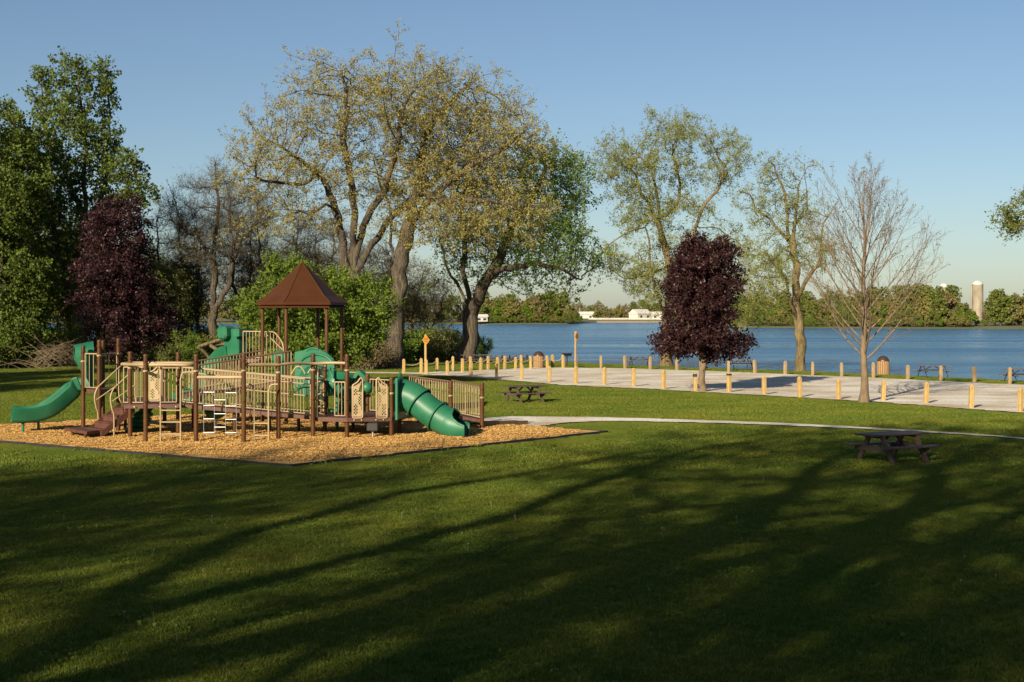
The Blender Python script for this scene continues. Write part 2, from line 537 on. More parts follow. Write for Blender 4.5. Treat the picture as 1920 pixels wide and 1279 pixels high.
# wood chip bed of the playground: gently mounded sheet
BED = [G(545, 875), G(1139, 811), G(956, 798.5), G(905, 793), G(700, 776), G(395, 777.5), G(125, 792.5), G(-150, 806), G(-150, 818), G(0, 830)]
random.seed(5)
bx = np.array([p[0] for p in BED]); by = np.array([p[1] for p in BED])
gx, gy = np.meshgrid(np.arange(bx.min(), bx.max(), 0.35), np.arange(by.min(), by.max(), 0.35))
rng = np.random.default_rng(5)
gx = (gx + rng.uniform(-.1, .1, gx.shape)).ravel(); gy = (gy + rng.uniform(-.1, .1, gy.shape)).ravel()
def edge_dist(poly, x, y):
    d = np.full(np.shape(x), 1e9)
    for i in range(len(poly)):
        a = np.array(poly[i]); b = np.array(poly[(i + 1) % len(poly)])
        ab = b - a
        t = np.clip(((x - a[0]) * ab[0] + (y - a[1]) * ab[1]) / (ab @ ab), 0, 1)
        d = np.minimum(d, np.hypot(x - a[0] - t * ab[0], y - a[1] - t * ab[1]))
    return d
keep = inside(BED, gx, gy) & (edge_dist(BED, gx, gy) > 0.2)
gx, gy = gx[keep], gy[keep]
def bed_z(x, y):
    e = np.minimum(edge_dist(BED, np.asarray(x), np.asarray(y)) / 1.5, 1)
    w = 0.5 + 0.25 * np.sin(x * 1.9 + 0.7 * np.sin(y * 1.3)) + 0.25 * np.sin(y * 2.3 + x * 0.8)
    return 0.035 + e * (0.02 + 0.085 * w)
pts = [Vector(p) for p in BED] + [Vector((a, b)) for a, b in zip(gx, gy)]
r = geometry.delaunay_2d_cdt(pts, [], [list(range(len(BED)))], 1, 1e-4)
bedme = bpy.data.meshes.new('wood_chip_bed')
bz = bed_z(np.array([v.x for v in r[0]]), np.array([v.y for v in r[0]]))
bedme.from_pydata([(v.x, v.y, float(z)) for v, z in zip(r[0], bz)], [], [tuple(f) for f in r[2]])
bedme.polygons.foreach_set('use_smooth', [True] * len(bedme.polygons))
bedme.materials.append(M['mulch'])
tag(link_mesh('wood_chip_bed', bedme), kind='structure')

# scattering of grass and chips with instanced patches
def patch_mesh(name, size, n, kind, m, seed, w=0.008, h=(0.035, 0.075)):
    rg = np.random.default_rng(seed)
    c = np.column_stack([rg.uniform(-size / 2, size / 2, n), rg.uniform(-size / 2, size / 2, n), np.zeros(n)])
    a = rg.uniform(0, 2 * np.pi, n)
    if kind == 'grass':
        # tufts: uneven height from place to place
        hh = rg.uniform(h[0], h[1], n) * (0.78 + 0.3 * np.sin(c[:, 0] * 9 + seed) * np.sin(c[:, 1] * 7 + seed) + 0.35 * np.maximum(0, np.sin(c[:, 0] * 23 + 2 * seed) * np.sin(c[:, 1] * 19 + c[:, 0] * 5)) ** 2)
        lean = rg.uniform(0.0, 0.9, n) * hh
        la = rg.uniform(0, 2 * np.pi, n)
        u = np.column_stack([np.cos(a), np.sin(a), np.zeros(n)]) * (w / 2) * rg.uniform(.7, 1.4, (n, 1))
        tip = c + np.column_stack([np.cos(la) * lean, np.sin(la) * lean, hh])
        mid = c + np.column_stack([np.cos(la) * lean * .3, np.sin(la) * lean * .3, hh * .55])
        v = np.stack([c - u, c + u, mid + u * .8, tip, mid - u * .8], 1).reshape(-1, 3)
        b = np.arange(n)[:, None] * 5
        f = np.concatenate([b + np.array([0, 1, 2]), b + np.array([0, 2, 4]), b + np.array([4, 2, 3])], 1).ravel()
        return np_mesh(name, v, f, 3, m)
    # chips: small tilted flakes
    ln = rg.uniform(0.012, 0.034, n); wd = rg.uniform(0.006, 0.014, n)
    u = np.column_stack([np.cos(a), np.sin(a), rg.uniform(-.5, .5, n)]) * ln[:, None]
    vv = np.column_stack([-np.sin(a), np.cos(a), rg.uniform(-.6, .6, n)]) * wd[:, None]
    c[:, 2] = rg.uniform(0.0, 0.03, n)
    v = np.stack([c - u - vv, c + u - vv * .6, c + u * .9 + vv, c - u * 1.1 + vv * .8], 1).reshape(-1, 3)
    f = np.arange(n * 4)
    return np_mesh(name, v, f, 4, m)

def scatter(name, pts, scl, protos, label, cat, seed):
    """one object of points that carries instanced patches"""
    rg = np.random.default_rng(seed)
    n = len(pts)
    me = bpy.data.meshes.new(name)
    me.vertices.add(n)
    me.vertices.foreach_set('co', np.asarray(pts, np.float32).ravel())
    a = me.attributes.new('rot', 'FLOAT_VECTOR', 'POINT')
    rr = np.zeros((n, 3), np.float32); rr[:, 2] = rg.integers(0, 4, n) * (np.pi / 2)
    a.data.foreach_set('vector', rr.ravel())
    a = me.attributes.new('scl', 'FLOAT', 'POINT'); a.data.foreach_set('value', np.asarray(scl, np.float32))
    a = me.attributes.new('pick', 'INT', 'POINT'); a.data.foreach_set('value', rg.integers(0, len(protos), n).astype(np.int32))
    o = link_mesh(name, me)
    g = bpy.data.node_groups.new(name, 'GeometryNodeTree')
    g.interface.new_socket('Geometry', in_out='INPUT', socket_type='NodeSocketGeometry')
    g.interface.new_socket('Geometry', in_out='OUTPUT', socket_type='NodeSocketGeometry')
    N = g.nodes; L = g.links
    gi, go = N.new('NodeGroupInput'), N.new('NodeGroupOutput')
    ip = N.new('GeometryNodeInstanceOnPoints')
    L.new(gi.outputs[0], ip.inputs['Points'])
    jn = N.new('GeometryNodeJoinGeometry')
    for pm in reversed(protos):
        po = bpy.data.objects.new(name + '_patch', pm)
        oi = N.new('GeometryNodeObjectInfo'); oi.inputs['Object'].default_value = po
        oi.inputs['As Instance'].default_value = True
        L.new(oi.outputs['Geometry'], jn.inputs[0])
    L.new(jn.outputs[0], ip.inputs['Instance'])
    ip.inputs['Pick Instance'].default_value = True
    def attr(nm, ty):
        q = N.new('GeometryNodeInputNamedAttribute'); q.data_type = ty; q.inputs['Name'].default_value = nm
        return q.outputs['Attribute']
    L.new(attr('pick', 'INT'), ip.inputs['Instance Index'])
    L.new(attr('rot', 'FLOAT_VECTOR'), ip.inputs['Rotation'])
    L.new(attr('scl', 'FLOAT'), ip.inputs['Scale'])
    L.new(ip.outputs[0], go.inputs[0])
    md = o.modifiers.new('scatter', 'NODES'); md.node_group = g
    return tag(o, label, cat, kind='stuff')

def in_lawn(x, y, margin=0.0):
    ok = (y < shore_y(x) - 0.3 - margin) & (np.abs(x) < 0.38 * y + 2.5)
    for poly in (BED, LOT, PATH):
        ok &= ~inside(poly, x, y)
        if margin: ok &= edge_dist(poly, x, y) > margin
    return ok

def fill(y0, y1, cell):
    """big cells wholly on the lawn, then smaller ones along the edges"""
    big, small = [], []
    gy = np.arange(y0 + cell / 2, y1, cell)
    for yy in gy:
        xs_ = np.arange(-0.38 * yy - 3, 0.38 * yy + 3, cell)
        ok = in_lawn(xs_, np.full(xs_.shape, yy), cell * 0.72)
        big += [(x, yy, 0) for x in xs_[ok]]
        rest = xs_[~ok]
        k = 4; c2 = cell / k
        for x in rest:
            ox, oy = np.meshgrid((np.arange(k) + .5) * c2 - cell / 2, (np.arange(k) + .5) * c2 - cell / 2)
            qx, qy = (x + ox).ravel(), (yy + oy).ravel()
            o2 = in_lawn(qx, qy, c2 * 0.3)
            small += [(a, b, 0) for a, b in zip(qx[o2], qy[o2])]
    return big, small

# lawn colour: drifts of yellower and greener turf
def turf_variation(m):
    N = m.node_tree.nodes; L = m.node_tree.links
    ge = N.new('ShaderNodeNewGeometry')
    nz = N.new('ShaderNodeTexNoise'); nz.inputs['Scale'].default_value = 0.35; nz.inputs['Detail'].default_value = 5
    L.new(ge.outputs['Position'], nz.inputs['Vector'])
    rp = N.new('ShaderNodeValToRGB')
    rp.color_ramp.elements[0].position, rp.color_ramp.elements[1].position = 0.32, 0.7
    rp.color_ramp.elements[0].color = (0.68, 0.84, 0.8, 1)
    rp.color_ramp.elements[1].color = (1.25, 1.1, 1.1, 1)
    e_ = rp.color_ramp.elements.new(0.74); e_.color = (1.5, 1.05, 1.3, 1)
    L.new(nz.outputs['Fac'], rp.inputs[0])
    for n in list(N):
        if n.type in ('BSDF_PRINCIPLED', 'BSDF_TRANSLUCENT'):
            s = n.inputs['Base Color'] if n.type == 'BSDF_PRINCIPLED' else n.inputs['Color']
            src = s.links[0].from_socket
            mu = N.new('ShaderNodeMix'); mu.data_type = 'RGBA'; mu.blend_type = 'MULTIPLY'
            mu.inputs['Factor'].default_value = 1
            L.new(src, mu.inputs['A']); L.new(rp.outputs[0], mu.inputs['B'])
            L.new(mu.outputs['Result'], s)
turf_variation(M['grass'])
turf_variation(M['soil'])

gnear = [patch_mesh('grass_patch', 1.2, 7600, 'grass', M['grass'], 11 + i, 0.010) for i in range(3)]
gmid = [patch_mesh('grass_patch', 1.8, 4200, 'grass', M['grass'], 21 + i, 0.026, (0.03, 0.065)) for i in range(3)]
pts_, scl_ = [], []
b1, s1 = fill(12.5, 36.5, 1.2)
scatter('grass', b1 + s1, [1.0] * len(b1) + [0.27] * len(s1), gnear, 'mown grass of the wide lawn in front of the playground', 'grass', 1)
b2, s2 = fill(36.5, 152, 1.8)
scatter('grass', b2 + s2, [1.0] * len(b2) + [0.27] * len(s2), gmid, 'mown grass around the playground, path and gravel lot', 'grass', 2)

chips = [patch_mesh('chip_patch', 0.6, 800, 'chip', M['chip'], 31 + i) for i in range(3)]
cx, cy = np.meshgrid(np.arange(bx.min(), bx.max(), 0.55), np.arange(by.min(), by.max(), 0.55))
cx, cy = cx.ravel(), cy.ravel()
ok = inside(BED, cx, cy) & (edge_dist(BED, cx, cy) > 0.36)
cx, cy = cx[ok], cy[ok]
cz = bed_z(cx, cy)
scatter('wood_chips', np.column_stack([cx, cy, cz]), [1.0] * len(cx), chips, 'loose golden wood chips covering the playground bed', 'wood chips', 3)

# ================================================================== TREES
def seg_limb(pts, D):
    """hand-placed limb resampled at about D"""
    out = []
    sp = smooth_path(pts, 8)
    acc = [sp[0]]
    for a in sp[1:]:
        if (a - acc[-1]).length >= D: acc.append(a)
    if (sp[-1] - acc[-1]).length > D * .4: acc.append(sp[-1])
    rl = random.Random(int(abs(pts[0][0] * 97 + pts[-1][2] * 131)) + len(acc))
    w = Vector((0, 0, 0))
    for i in range(2, len(acc)):
        w = w * .75 + Vector((rl.gauss(0, .11), rl.gauss(0, .11), rl.gauss(0, .09))) * min(1, D * 1.6)
        acc[i] = acc[i] + w
    return acc

def ellipsoid_points(rg, ells, n, clump=None):
    if clump:
        k, sg = clump
        c = ellipsoid_points(rg, ells, k)
        m = int(n * .8)
        sz = rg.uniform(.5, 1.3, k)
        i = rg.choice(k, m, p=sz / sz.sum())
        return np.concatenate([c[i] + rg.normal(size=(m, 3)) * sg * sz[i][:, None] * np.array([1.15, 1.15, .75]), ellipsoid_points(rg, ells, n - m)])
    w = np.array([e[3] * e[4] * e[5] * (e[6] if len(e) > 6 else 1) for e in ells]); w = w / w.sum()
    out = []
    for e, k in zip(ells, rg.multinomial(n, w)):
        q = rg.normal(size=(k, 3)); q /= np.linalg.norm(q, axis=1)[:, None]
        rad = rg.uniform(0.12, 1, (k, 1)) ** (1 / 2.6)
        out.append(np.array(e[:3]) + q * rad * np.array(e[3:6]))
    return np.concatenate(out)

def grow_tree(limbs, ells, n_attr, D, di, dk, seed, jitter=0.22, up=0.08, maxit=90, flat=1.0, clump=None):
    """space colonisation from hand-placed limbs; returns positions, parents"""
    rg = np.random.default_rng(seed)
    pos, par = [], []
    for k, (pi, pts) in enumerate(limbs):
        pl = seg_limb(pts, D)
        start = 0
        if pi is not None:
            # hang on the nearest node that already exists
            arr = np.array([tuple(q) for q in pos])
            prev = int(np.argmin(((arr - np.array(pl[0])) ** 2).sum(1)))
            start = 1
        else:
            prev = -1
        for p in pl[start:]:
            pos.append(tuple(p)); par.append(prev); prev = len(pos) - 1
    nh = len(pos)
    N = np.array(pos)
    par = list(par)
    A = ellipsoid_points(rg, ells, n_attr, clump)
    nd = np.full(len(A), 1e9); ni = np.zeros(len(A), int)
    def upd(idx):
        nonlocal nd, ni
        for s in range(0, len(idx), 400):
            ch = idx[s:s + 400]
            d = np.sqrt(((A[:, None, :] - N[None, ch, :]) ** 2).sum(2))
            j = d.argmin(1); m = d[np.arange(len(A)), j]
            b = m < nd
            nd[b] = m[b]; ni[b] = ch[j[b]]
    upd(np.arange(nh))
    kids = np.zeros(60000, int)
    for it in range(maxit):
        keep = nd > dk
        A, nd, ni = A[keep], nd[keep], ni[keep]
        if not len(A): break
        act = (nd < di) & (kids[ni] < 3)
        if not act.any():
            di *= 1.5
            if di > 60: break
            continue
        dirs = A[act] - N[ni[act]]
        dirs /= np.linalg.norm(dirs, axis=1)[:, None]
        acc = np.zeros((len(N), 3)); np.add.at(acc, ni[act], dirs)
        g = np.unique(ni[act])
        v = acc[g]
        v /= np.maximum(np.linalg.norm(v, axis=1)[:, None], 1e-6)
        v += rg.normal(size=v.shape) * jitter
        v[:, 2] = v[:, 2] * flat + up
        v /= np.maximum(np.linalg.norm(v, axis=1)[:, None], 1e-6)
        new = N[g] + v * D
        kids[g] += 1
        base = len(N)
        N = np.concatenate([N, new]); par += list(g)
        upd(np.arange(base, len(N)))
        if len(N) > 30000: break
    return N, np.array(par), nh

def tree_mesh(N, par, nh, R, e=1.78, seed=0, twigs=None, name='trunk', m=None, flare=1.5, leafspec=None, leafmat=None, thin=8, base_z=0.0, min_r=0.012):
    """tubes for the skeleton, cones for twigs, small faces for leaves"""
    rg = np.random.default_rng(seed + 77)
    n = len(N)
    nch = np.zeros(n, int)
    for p in par:
        if p >= 0: nch[p] += 1
    tips = int((nch == 0).sum())
    r0 = R / max(tips, 1) ** (1 / e)
    acc = np.zeros(n)
    for i in range(n - 1, -1, -1):
        a = acc[i] if acc[i] > 0 else r0 ** e
        acc[i] = a
        if par[i] >= 0: acc[par[i]] += a
    rad = np.maximum(acc ** (1 / e), min_r)
    below = np.round(acc / r0 ** e)
    # settle the grown nodes a little
    for _ in range(2):
        s = N.copy(); c = np.ones(n)
        for i in range(n):
            if par[i] >= 0:
                s[i] += N[par[i]]; c[i] += 1
        ok = (np.arange(n) >= nh) & (c > 1)
        N = np.where(ok[:, None], 0.65 * N + 0.35 * (s / c[:, None]), N)
    main = np.full(n, -1)
    for i in range(n):
        p = par[i]
        if p >= 0 and (main[p] < 0 or rad[i] > rad[main[p]]): main[p] = i
    V, Fc, smooth = [], [], []
    vb = 0
    starts = [i for i in range(n) if par[i] < 0 or main[par[i]] != i]
    for s in starts:
        ch = [s]
        while main[ch[-1]] >= 0: ch.append(main[ch[-1]])
        pts = [N[i] for i in ch]; rr = [rad[i] for i in ch]
        if par[s] >= 0:
            pts = [N[par[s]]] + pts; rr = [min(rad[par[s]], rad[s] * 1.15)] + rr
        if len(pts) < 2: continue
        rr[-1] *= 0.45
        if par[s] < 0:
            for i in range(len(rr)):
                hgt = pts[i][2] - pts[0][2]
                rr[i] *= 1 + (flare - 1) * math.exp(-max(hgt, 0) / (R * 1.6))
        sides = 10 if rr[0] > 0.2 else (6 if rr[0] > 0.07 else (4 if rr[0] > 0.03 else 3))
        P_ = np.array(pts); T = np.gradient(P_, axis=0)
        T /= np.maximum(np.linalg.norm(T, axis=1)[:, None], 1e-9)
        u = np.cross(T[0], [0.31, 0.95, 0.05]); u /= np.linalg.norm(u)
        ang = np.arange(sides) * 2 * np.pi / sides
        wob = 1 + (rg.normal(size=(len(pts), sides)) * 0.07 if sides >= 10 else 0)
        for i in range(len(pts)):
            u = u - T[i] * (u @ T[i]); u /= max(np.linalg.norm(u), 1e-9)
            w = np.cross(T[i], u)
            k = rr[i] * (wob[i] if sides >= 10 else 1)
            V.append(P_[i] + (np.cos(ang) * k)[:, None] * u + (np.sin(ang) * k)[:, None] * w)
        a = np.arange(len(pts) - 1)[:, None] * sides; k0 = np.arange(sides)[None, :]; k1 = (k0 + 1) % sides
        Fc.append((np.stack([a + k0, a + k1, a + sides + k1, a + sides + k0], 2) + vb).reshape(-1, 4))
        vb += len(pts) * sides
    V = np.concatenate(V); Fc = np.concatenate(Fc)
    TW = None
    leaves = None
    thin_i = np.where((below <= thin) & (np.arange(n) >= min(nh, n)))[0]
    if twigs and len(thin_i):
        per, lmin, lmax, upb = twigs[:4]
        idx = np.repeat(thin_i, per)
        k = len(idx)
        prv = N[np.maximum(par[idx], 0)]
        d0 = N[idx] - prv
        d0 /= np.maximum(np.linalg.norm(d0, axis=1)[:, None], 1e-6)
        dr = d0 * 0.6 + rg.normal(size=(k, 3)) * 0.62 + np.array([0, 0, upb])
        dr /= np.linalg.norm(dr, axis=1)[:, None]
        ln = rg.uniform(lmin, lmax, k)
        st = prv + (N[idx] - prv) * rg.uniform(0, 1, (k, 1))
        en = st + dr * ln[:, None]
        u = np.cross(dr, rg.normal(size=(k, 3))); u /= np.maximum(np.linalg.norm(u, axis=1)[:, None], 1e-6)
        w = np.cross(dr, u)
        tr = min_r * 0.75
        sub = twigs[4] if len(twigs) > 4 else 2
        rr_ = np.full(k, tr)
        if sub:
            k2 = k * sub
            f = rg.uniform(.25, .9, (k2, 1))
            s2 = np.repeat(st, sub, 0) + np.repeat(en - st, sub, 0) * f
            d2 = np.repeat(dr, sub, 0) * .75 + rg.normal(size=(k2, 3)) * .5 + np.array([0, 0, upb])
            d2 /= np.linalg.norm(d2, axis=1)[:, None]
            e2 = s2 + d2 * (np.repeat(ln, sub)[:, None] * rg.uniform(.3, .65, (k2, 1)))
            st = np.concatenate([st, s2]); en = np.concatenate([en, e2]); dr = np.concatenate([dr, d2]); rr_ = np.concatenate([rr_, np.full(k2, tr * .7)])
            k = len(st)
        u = np.cross(dr, rg.normal(size=(k, 3))); u /= np.maximum(np.linalg.norm(u, axis=1)[:, None], 1e-6)
        w = np.cross(dr, u)
        u = u * rr_[:, None]; w = w * rr_[:, None]
        tv = np.stack([st + u, st - u * .5 + w * .87, st - u * .5 - w * .87, en], 1).reshape(-1, 3)
        b = np.arange(k)[:, None] * 4
        tf = np.concatenate([b + np.array([0, 1, 3]), b + np.array([1, 2, 3]), b + np.array([2, 0, 3])], 1).reshape(-1, 3)
        TW = (tv, tf, st, en)
    me = bpy.data.meshes.new(name)
    allv = V if TW is None else np.concatenate([V, TW[0]])
    nf4 = len(Fc); nf3 = 0 if TW is None else len(TW[1])
    me.vertices.add(len(allv)); me.vertices.foreach_set('co', allv.astype(np.float32).ravel())
    loops = Fc.ravel() if TW is None else np.concatenate([Fc.ravel(), (TW[1] + len(V)).ravel()])
    me.loops.add(len(loops)); me.loops.foreach_set('vertex_index', loops.astype(np.int32))
    me.polygons.add(nf4 + nf3)
    me.polygons.foreach_set('loop_start', np.concatenate([np.arange(nf4) * 4, nf4 * 4 + np.arange(nf3) * 3]).astype(np.int32))
    me.polygons.foreach_set('use_smooth', np.ones(nf4 + nf3, bool))
    me.update(calc_edges=True)
    me.materials.append(m)
    lm = None
    if leafspec:
        per, size, spread, frac = leafspec[:4]
        upb = leafspec[4] if len(leafspec) > 4 else 0.0
        asp = leafspec[5] if len(leafspec) > 5 else 0.6
        if TW is not None:
            st, en = TW[2], TW[3]
        else:
            st = en = N[thin_i]
        sel = rg.uniform(size=len(en)) < frac
        # whole sprays go missing in places, so the crown has gaps
        st, en = st[sel], en[sel]
        k = len(en)
        c = np.repeat(st, per, 0) + (np.repeat(en, per, 0) - np.repeat(st, per, 0)) * rg.uniform(0.35, 1.08, (k * per, 1))
        c = c + rg.normal(size=c.shape) * spread
        lm = leaf_quads('crown', c, size, rg, leafmat, upb, asp)
    return me, lm

def leaf_quads(name, c, size, rg, m, upb=0.0, asp=0.6):
    k = len(c)
    nrm = rg.normal(size=(k, 3)); nrm[:, 2] += upb
    nrm /= np.linalg.norm(nrm, axis=1)[:, None]
    u = np.cross(nrm, rg.normal(size=(k, 3))); u /= np.maximum(np.linalg.norm(u, axis=1)[:, None], 1e-6)
    w = np.cross(nrm, u)
    s = size * rg.uniform(0.55, 1.35, (k, 1)) * 0.5
    bend = nrm * s * 0.25
    v = np.stack([c - u * s, c - w * s * asp + bend, c + u * s, c + w * s * asp + bend], 1).reshape(-1, 3)
    return np_mesh(name, v, np.arange(k * 4), 4, m)

def plant_tree(name, label, base, tm, lm, group=None, cat='tree', rz=0.0, scale=1.0):
    """base: the world point that the meshes are built round (meshes are in local coordinates)"""
    e = empty(name, base, label, cat, group, rz)
    e.scale = (scale,) * 3 if not isinstance(scale, tuple) else scale
    link_mesh('trunk', tm, e)
    if lm is not None: link_mesh('crown', lm, e)
    return e

def local(limbs, base):
    b = Vector(base)
    return [(pi, [Vector(p) - b for p in pts]) for pi, pts in limbs]
def elloc(ells, base):
    return [(e[0] - base[0], e[1] - base[1], e[2] - base[2]) + tuple(e[3:]) for e in ells]
def E(px, py, d, dd, rpx, rd, rpy, w=1.0):
    """crown lobe: centre at photo pixel and depth d+dd, radii in photo pixels across and up, metres deep"""
    q = P(px, py, d + dd); k = (d + dd) / F
    return (q.x, q.y, q.z, rpx * k, rd, rpy * k, w)
def L(d, *pts):
    """limb through photo pixels (x, y, depth offset)"""
    return [P(p[0], p[1], d + (p[2] if len(p) > 2 else 0)) for p in pts]

def make_tree(name, label, d, limbs, ells, n_attr, R, bark, seed, D=0.55, di=6, dk=0.9, twigs=(2, .3, .8, .15), leaf=None, leafmat=None,
              thin=8, group=None, jitter=0.22, up=0.05, flare=1.5, min_r=0.012, e=1.78, flat=1.0, clump=None):
    base = limbs[0][1][0].copy()
    Nn, par, nh = grow_tree(local(limbs, base), elloc(ells, base), n_attr, D, di, dk, seed, jitter, up, flat=flat, clump=clump)
    tm, lm = tree_mesh(Nn, par, nh, R, e, seed, twigs, 'trunk', M[bark], flare, leaf, M[leafmat] if leafmat else None, thin, min_r=min_r)
    return plant_tree(name, label, base, tm, lm, group), tm, lm

# ---- the great pale oak behind the pavilion (fork above the bush)
d = 108
oak1, oak1_t, oak1_l = make_tree('oak_tree', 'spreading oak with yellowish young leaves forking above the bright bush behind the pavilion', d,
    [(None, L(d, (668, 696), (664, 640), (660, 580), (658, 520))),
     (0, L(d, (658, 520), (645, 480), (640, 430, 1), (622, 370, 2), (600, 330, 2), (560, 300, 1), (520, 270, 0))),
     (0, L(d, (658, 520), (662, 470), (668, 420, -1), (660, 330, -1), (648, 260, -2), (655, 190, -2), (640, 130, -1))),
     (0, L(d, (659, 515), (678, 440), (700, 395, -2), (725, 340, -3), (745, 270, -3), (760, 190, -2))),
     (0, L(d, (662, 520), (690, 475), (720, 425, 2), (755, 390, 3), (800, 355, 4), (840, 320, 4))),
     (0, L(d, (600, 330), (560, 345), (510, 340, -2), (475, 330, -3))),
     (0, L(d, (622, 370), (590, 400), (540, 395, 3)))],
    [E(545, 300, d, 0, 105, 7, 110), E(640, 190, d, -1, 110, 7, 95), E(760, 190, d, -1, 115, 7, 80), E(700, 300, d, 0, 120, 7, 110, 0.8), E(500, 330, d, 0, 62, 5, 60), E(840, 300, d, 3, 90, 6, 90), E(560, 410, d, 1, 80, 5, 50, .7)],
    3400, 0.60, 'bark_oak', 3, D=0.5, di=4, dk=0.62, twigs=(2, .4, 1.1, .15, 2), leaf=(7, 0.145, 0.10, 0.55), leafmat='leaf_oak', clump=(130, .95), e=1.7, thin=5, min_r=.009)

# ---- second oak with the tall bare trunk beside it
d = 107
oak2, oak2_t, oak2_l = make_tree('oak_tree', 'tall oak with long bare trunk in front of shrubs right of the pavilion', d,
    [(None, L(d, (735, 690), (737, 640), (745, 570), (752, 505), (762, 450), (775, 400), (788, 360))),
     (0, L(d, (750, 520), (735, 470, 1), (732, 420, 2), (728, 380, 2), (712, 340, 3), (700, 300, 4))),
     (0, L(d, (770, 420), (800, 380, -1), (840, 340, -2), (880, 310, -3), (930, 280, -3), (980, 255, -2))),
     (0, L(d, (788, 360), (790, 300, 1), (810, 240, 2), (850, 190, 2), (880, 150, 2))),
     (0, L(d, (788, 360), (830, 370, -3), (890, 375, -4), (960, 380, -4), (1030, 390, -4)))],
    [E(830, 250, d, 1, 120, 7, 110), E(940, 280, d, -1, 100, 6, 80), E(860, 390, d, -3, 120, 6, 75, 1.1), E(965, 400, d, -4, 70, 5, 60, 1.0), E(770, 360, d, 0, 80, 5, 80, .8), E(900, 190, d, 2, 70, 6, 60, .7)],
    3200, 0.58, 'bark_oak', 8, D=0.5, di=4, dk=0.62, twigs=(2, .4, 1.1, .1, 2), leaf=(7, 0.145, 0.10, 0.52), leafmat='leaf_oak', clump=(120, .95), e=1.7, thin=5, min_r=.009, flare=1.9)

# ---- green maple on the bank, thick ivy-dark trunk
d = 116
maple3, maple3_t, maple3_l = make_tree('maple_tree', 'green leafed maple with thick forked trunk at the water edge behind the rope posts', d,
    [(None, L(d, (874, 682), (878, 640), (880, 610), (884, 580))),
     (0, L(d, (884, 580), (872, 530), (870, 480), (868, 420, 1), (872, 360, 2), (880, 310, 2))),
     (0, L(d, (884, 582), (898, 555, -1), (915, 520, -2), (938, 470, -3), (965, 420, -3), (1000, 360, -3), (1020, 310, -3))),
     (0, L(d, (884, 580), (850, 530, 2), (832, 480, 3), (825, 430, 3))),
     (0, L(d, (915, 520), (950, 500, -4), (1000, 490, -6), (1050, 500, -7), (1085, 525, -7)))],
    [E(1010, 380, d, -3, 95, 6, 100, 1.2), E(1040, 480, d, -5, 75, 5, 60, 1.3), E(930, 420, d, -1, 90, 6, 110), E(850, 470, d, 2, 55, 4, 70, .8), E(1020, 320, d, -2, 75, 5, 50), E(980, 545, d, -4, 80, 3, 22, .8)],
    3000, 0.62, 'bark_oak', 15, D=0.55, di=4.5, dk=0.68, twigs=(2, .5, 1.4, .45, 2), leaf=(5, 0.20, 0.12, 0.62, 0.4), leafmat='leaf_green', flare=1.6, clump=(110, 1.0), e=1.7, min_r=.009)

# ---- locust with several pale stems and fine foliage in clouds
d = 111
loc1, loc1_t, loc1_l = make_tree('locust_tree', 'tall locust with several pale stems and cloud-like foliage behind the purple maple', d,
    [(None, L(d, (1250, 688), (1248, 660), (1246, 630))),
     (0, L(d, (1246, 630), (1245, 590), (1228, 550, -1), (1220, 500, -1), (1222, 450, -1), (1210, 430, -1), (1170, 440, -2), (1125, 470, -2))),
     (0, L(d, (1246, 630), (1258, 560, 1), (1255, 490, 1), (1235, 410, 0), (1212, 370, 0), (1195, 330, 0), (1165, 310, 0))),
     (0, L(d, (1255, 500), (1245, 430, 2), (1232, 370, 2), (1225, 320, 2), (1205, 290, 2))),
     (0, L(d, (1258, 560), (1285, 500, -1), (1305, 440, -1), (1325, 390, -2), (1350, 350, -2), (1362, 320, -2), (1345, 285, -2))),
     (0, L(d, (1240, 410), (1270, 385, 1), (1275, 340, 1), (1270, 290, 1))),
     (0, L(d, (1255, 500), (1180, 520, 3), (1140, 500, 3)))],
    [E(1180, 300, d, 0, 52, 4, 42, 1.6), E(1250, 255, d, 1, 48, 4, 38, 1.6), E(1262, 310, d, 1, 42, 4, 38, 1.3), E(1355, 300, d, -2, 52, 4, 52, 1.7), E(1355, 265, d, -2, 36, 3, 22, 1.5),
     E(1215, 385, d, 1, 80, 5, 45, .8), E(1165, 475, d, -1, 52, 4, 50, 1.1), E(1300, 440, d, 2, 85, 5, 60, .6), E(1210, 520, d, 1, 75, 4, 45, 1.2), E(1395, 560, d, 2, 45, 4, 55, .9), E(1370, 480, d, 3, 40, 4, 60, .5)],
    2400, 0.40, 'bark_tan', 23, D=0.45, di=3.5, dk=0.6, twigs=(4, .35, .95, .05, 2), leaf=(6, 0.14, 0.085, 0.42, 0.3, .55), leafmat='leaf_locust', flare=1.5, jitter=0.32, clump=(60, .72), e=1.75, min_r=.007)

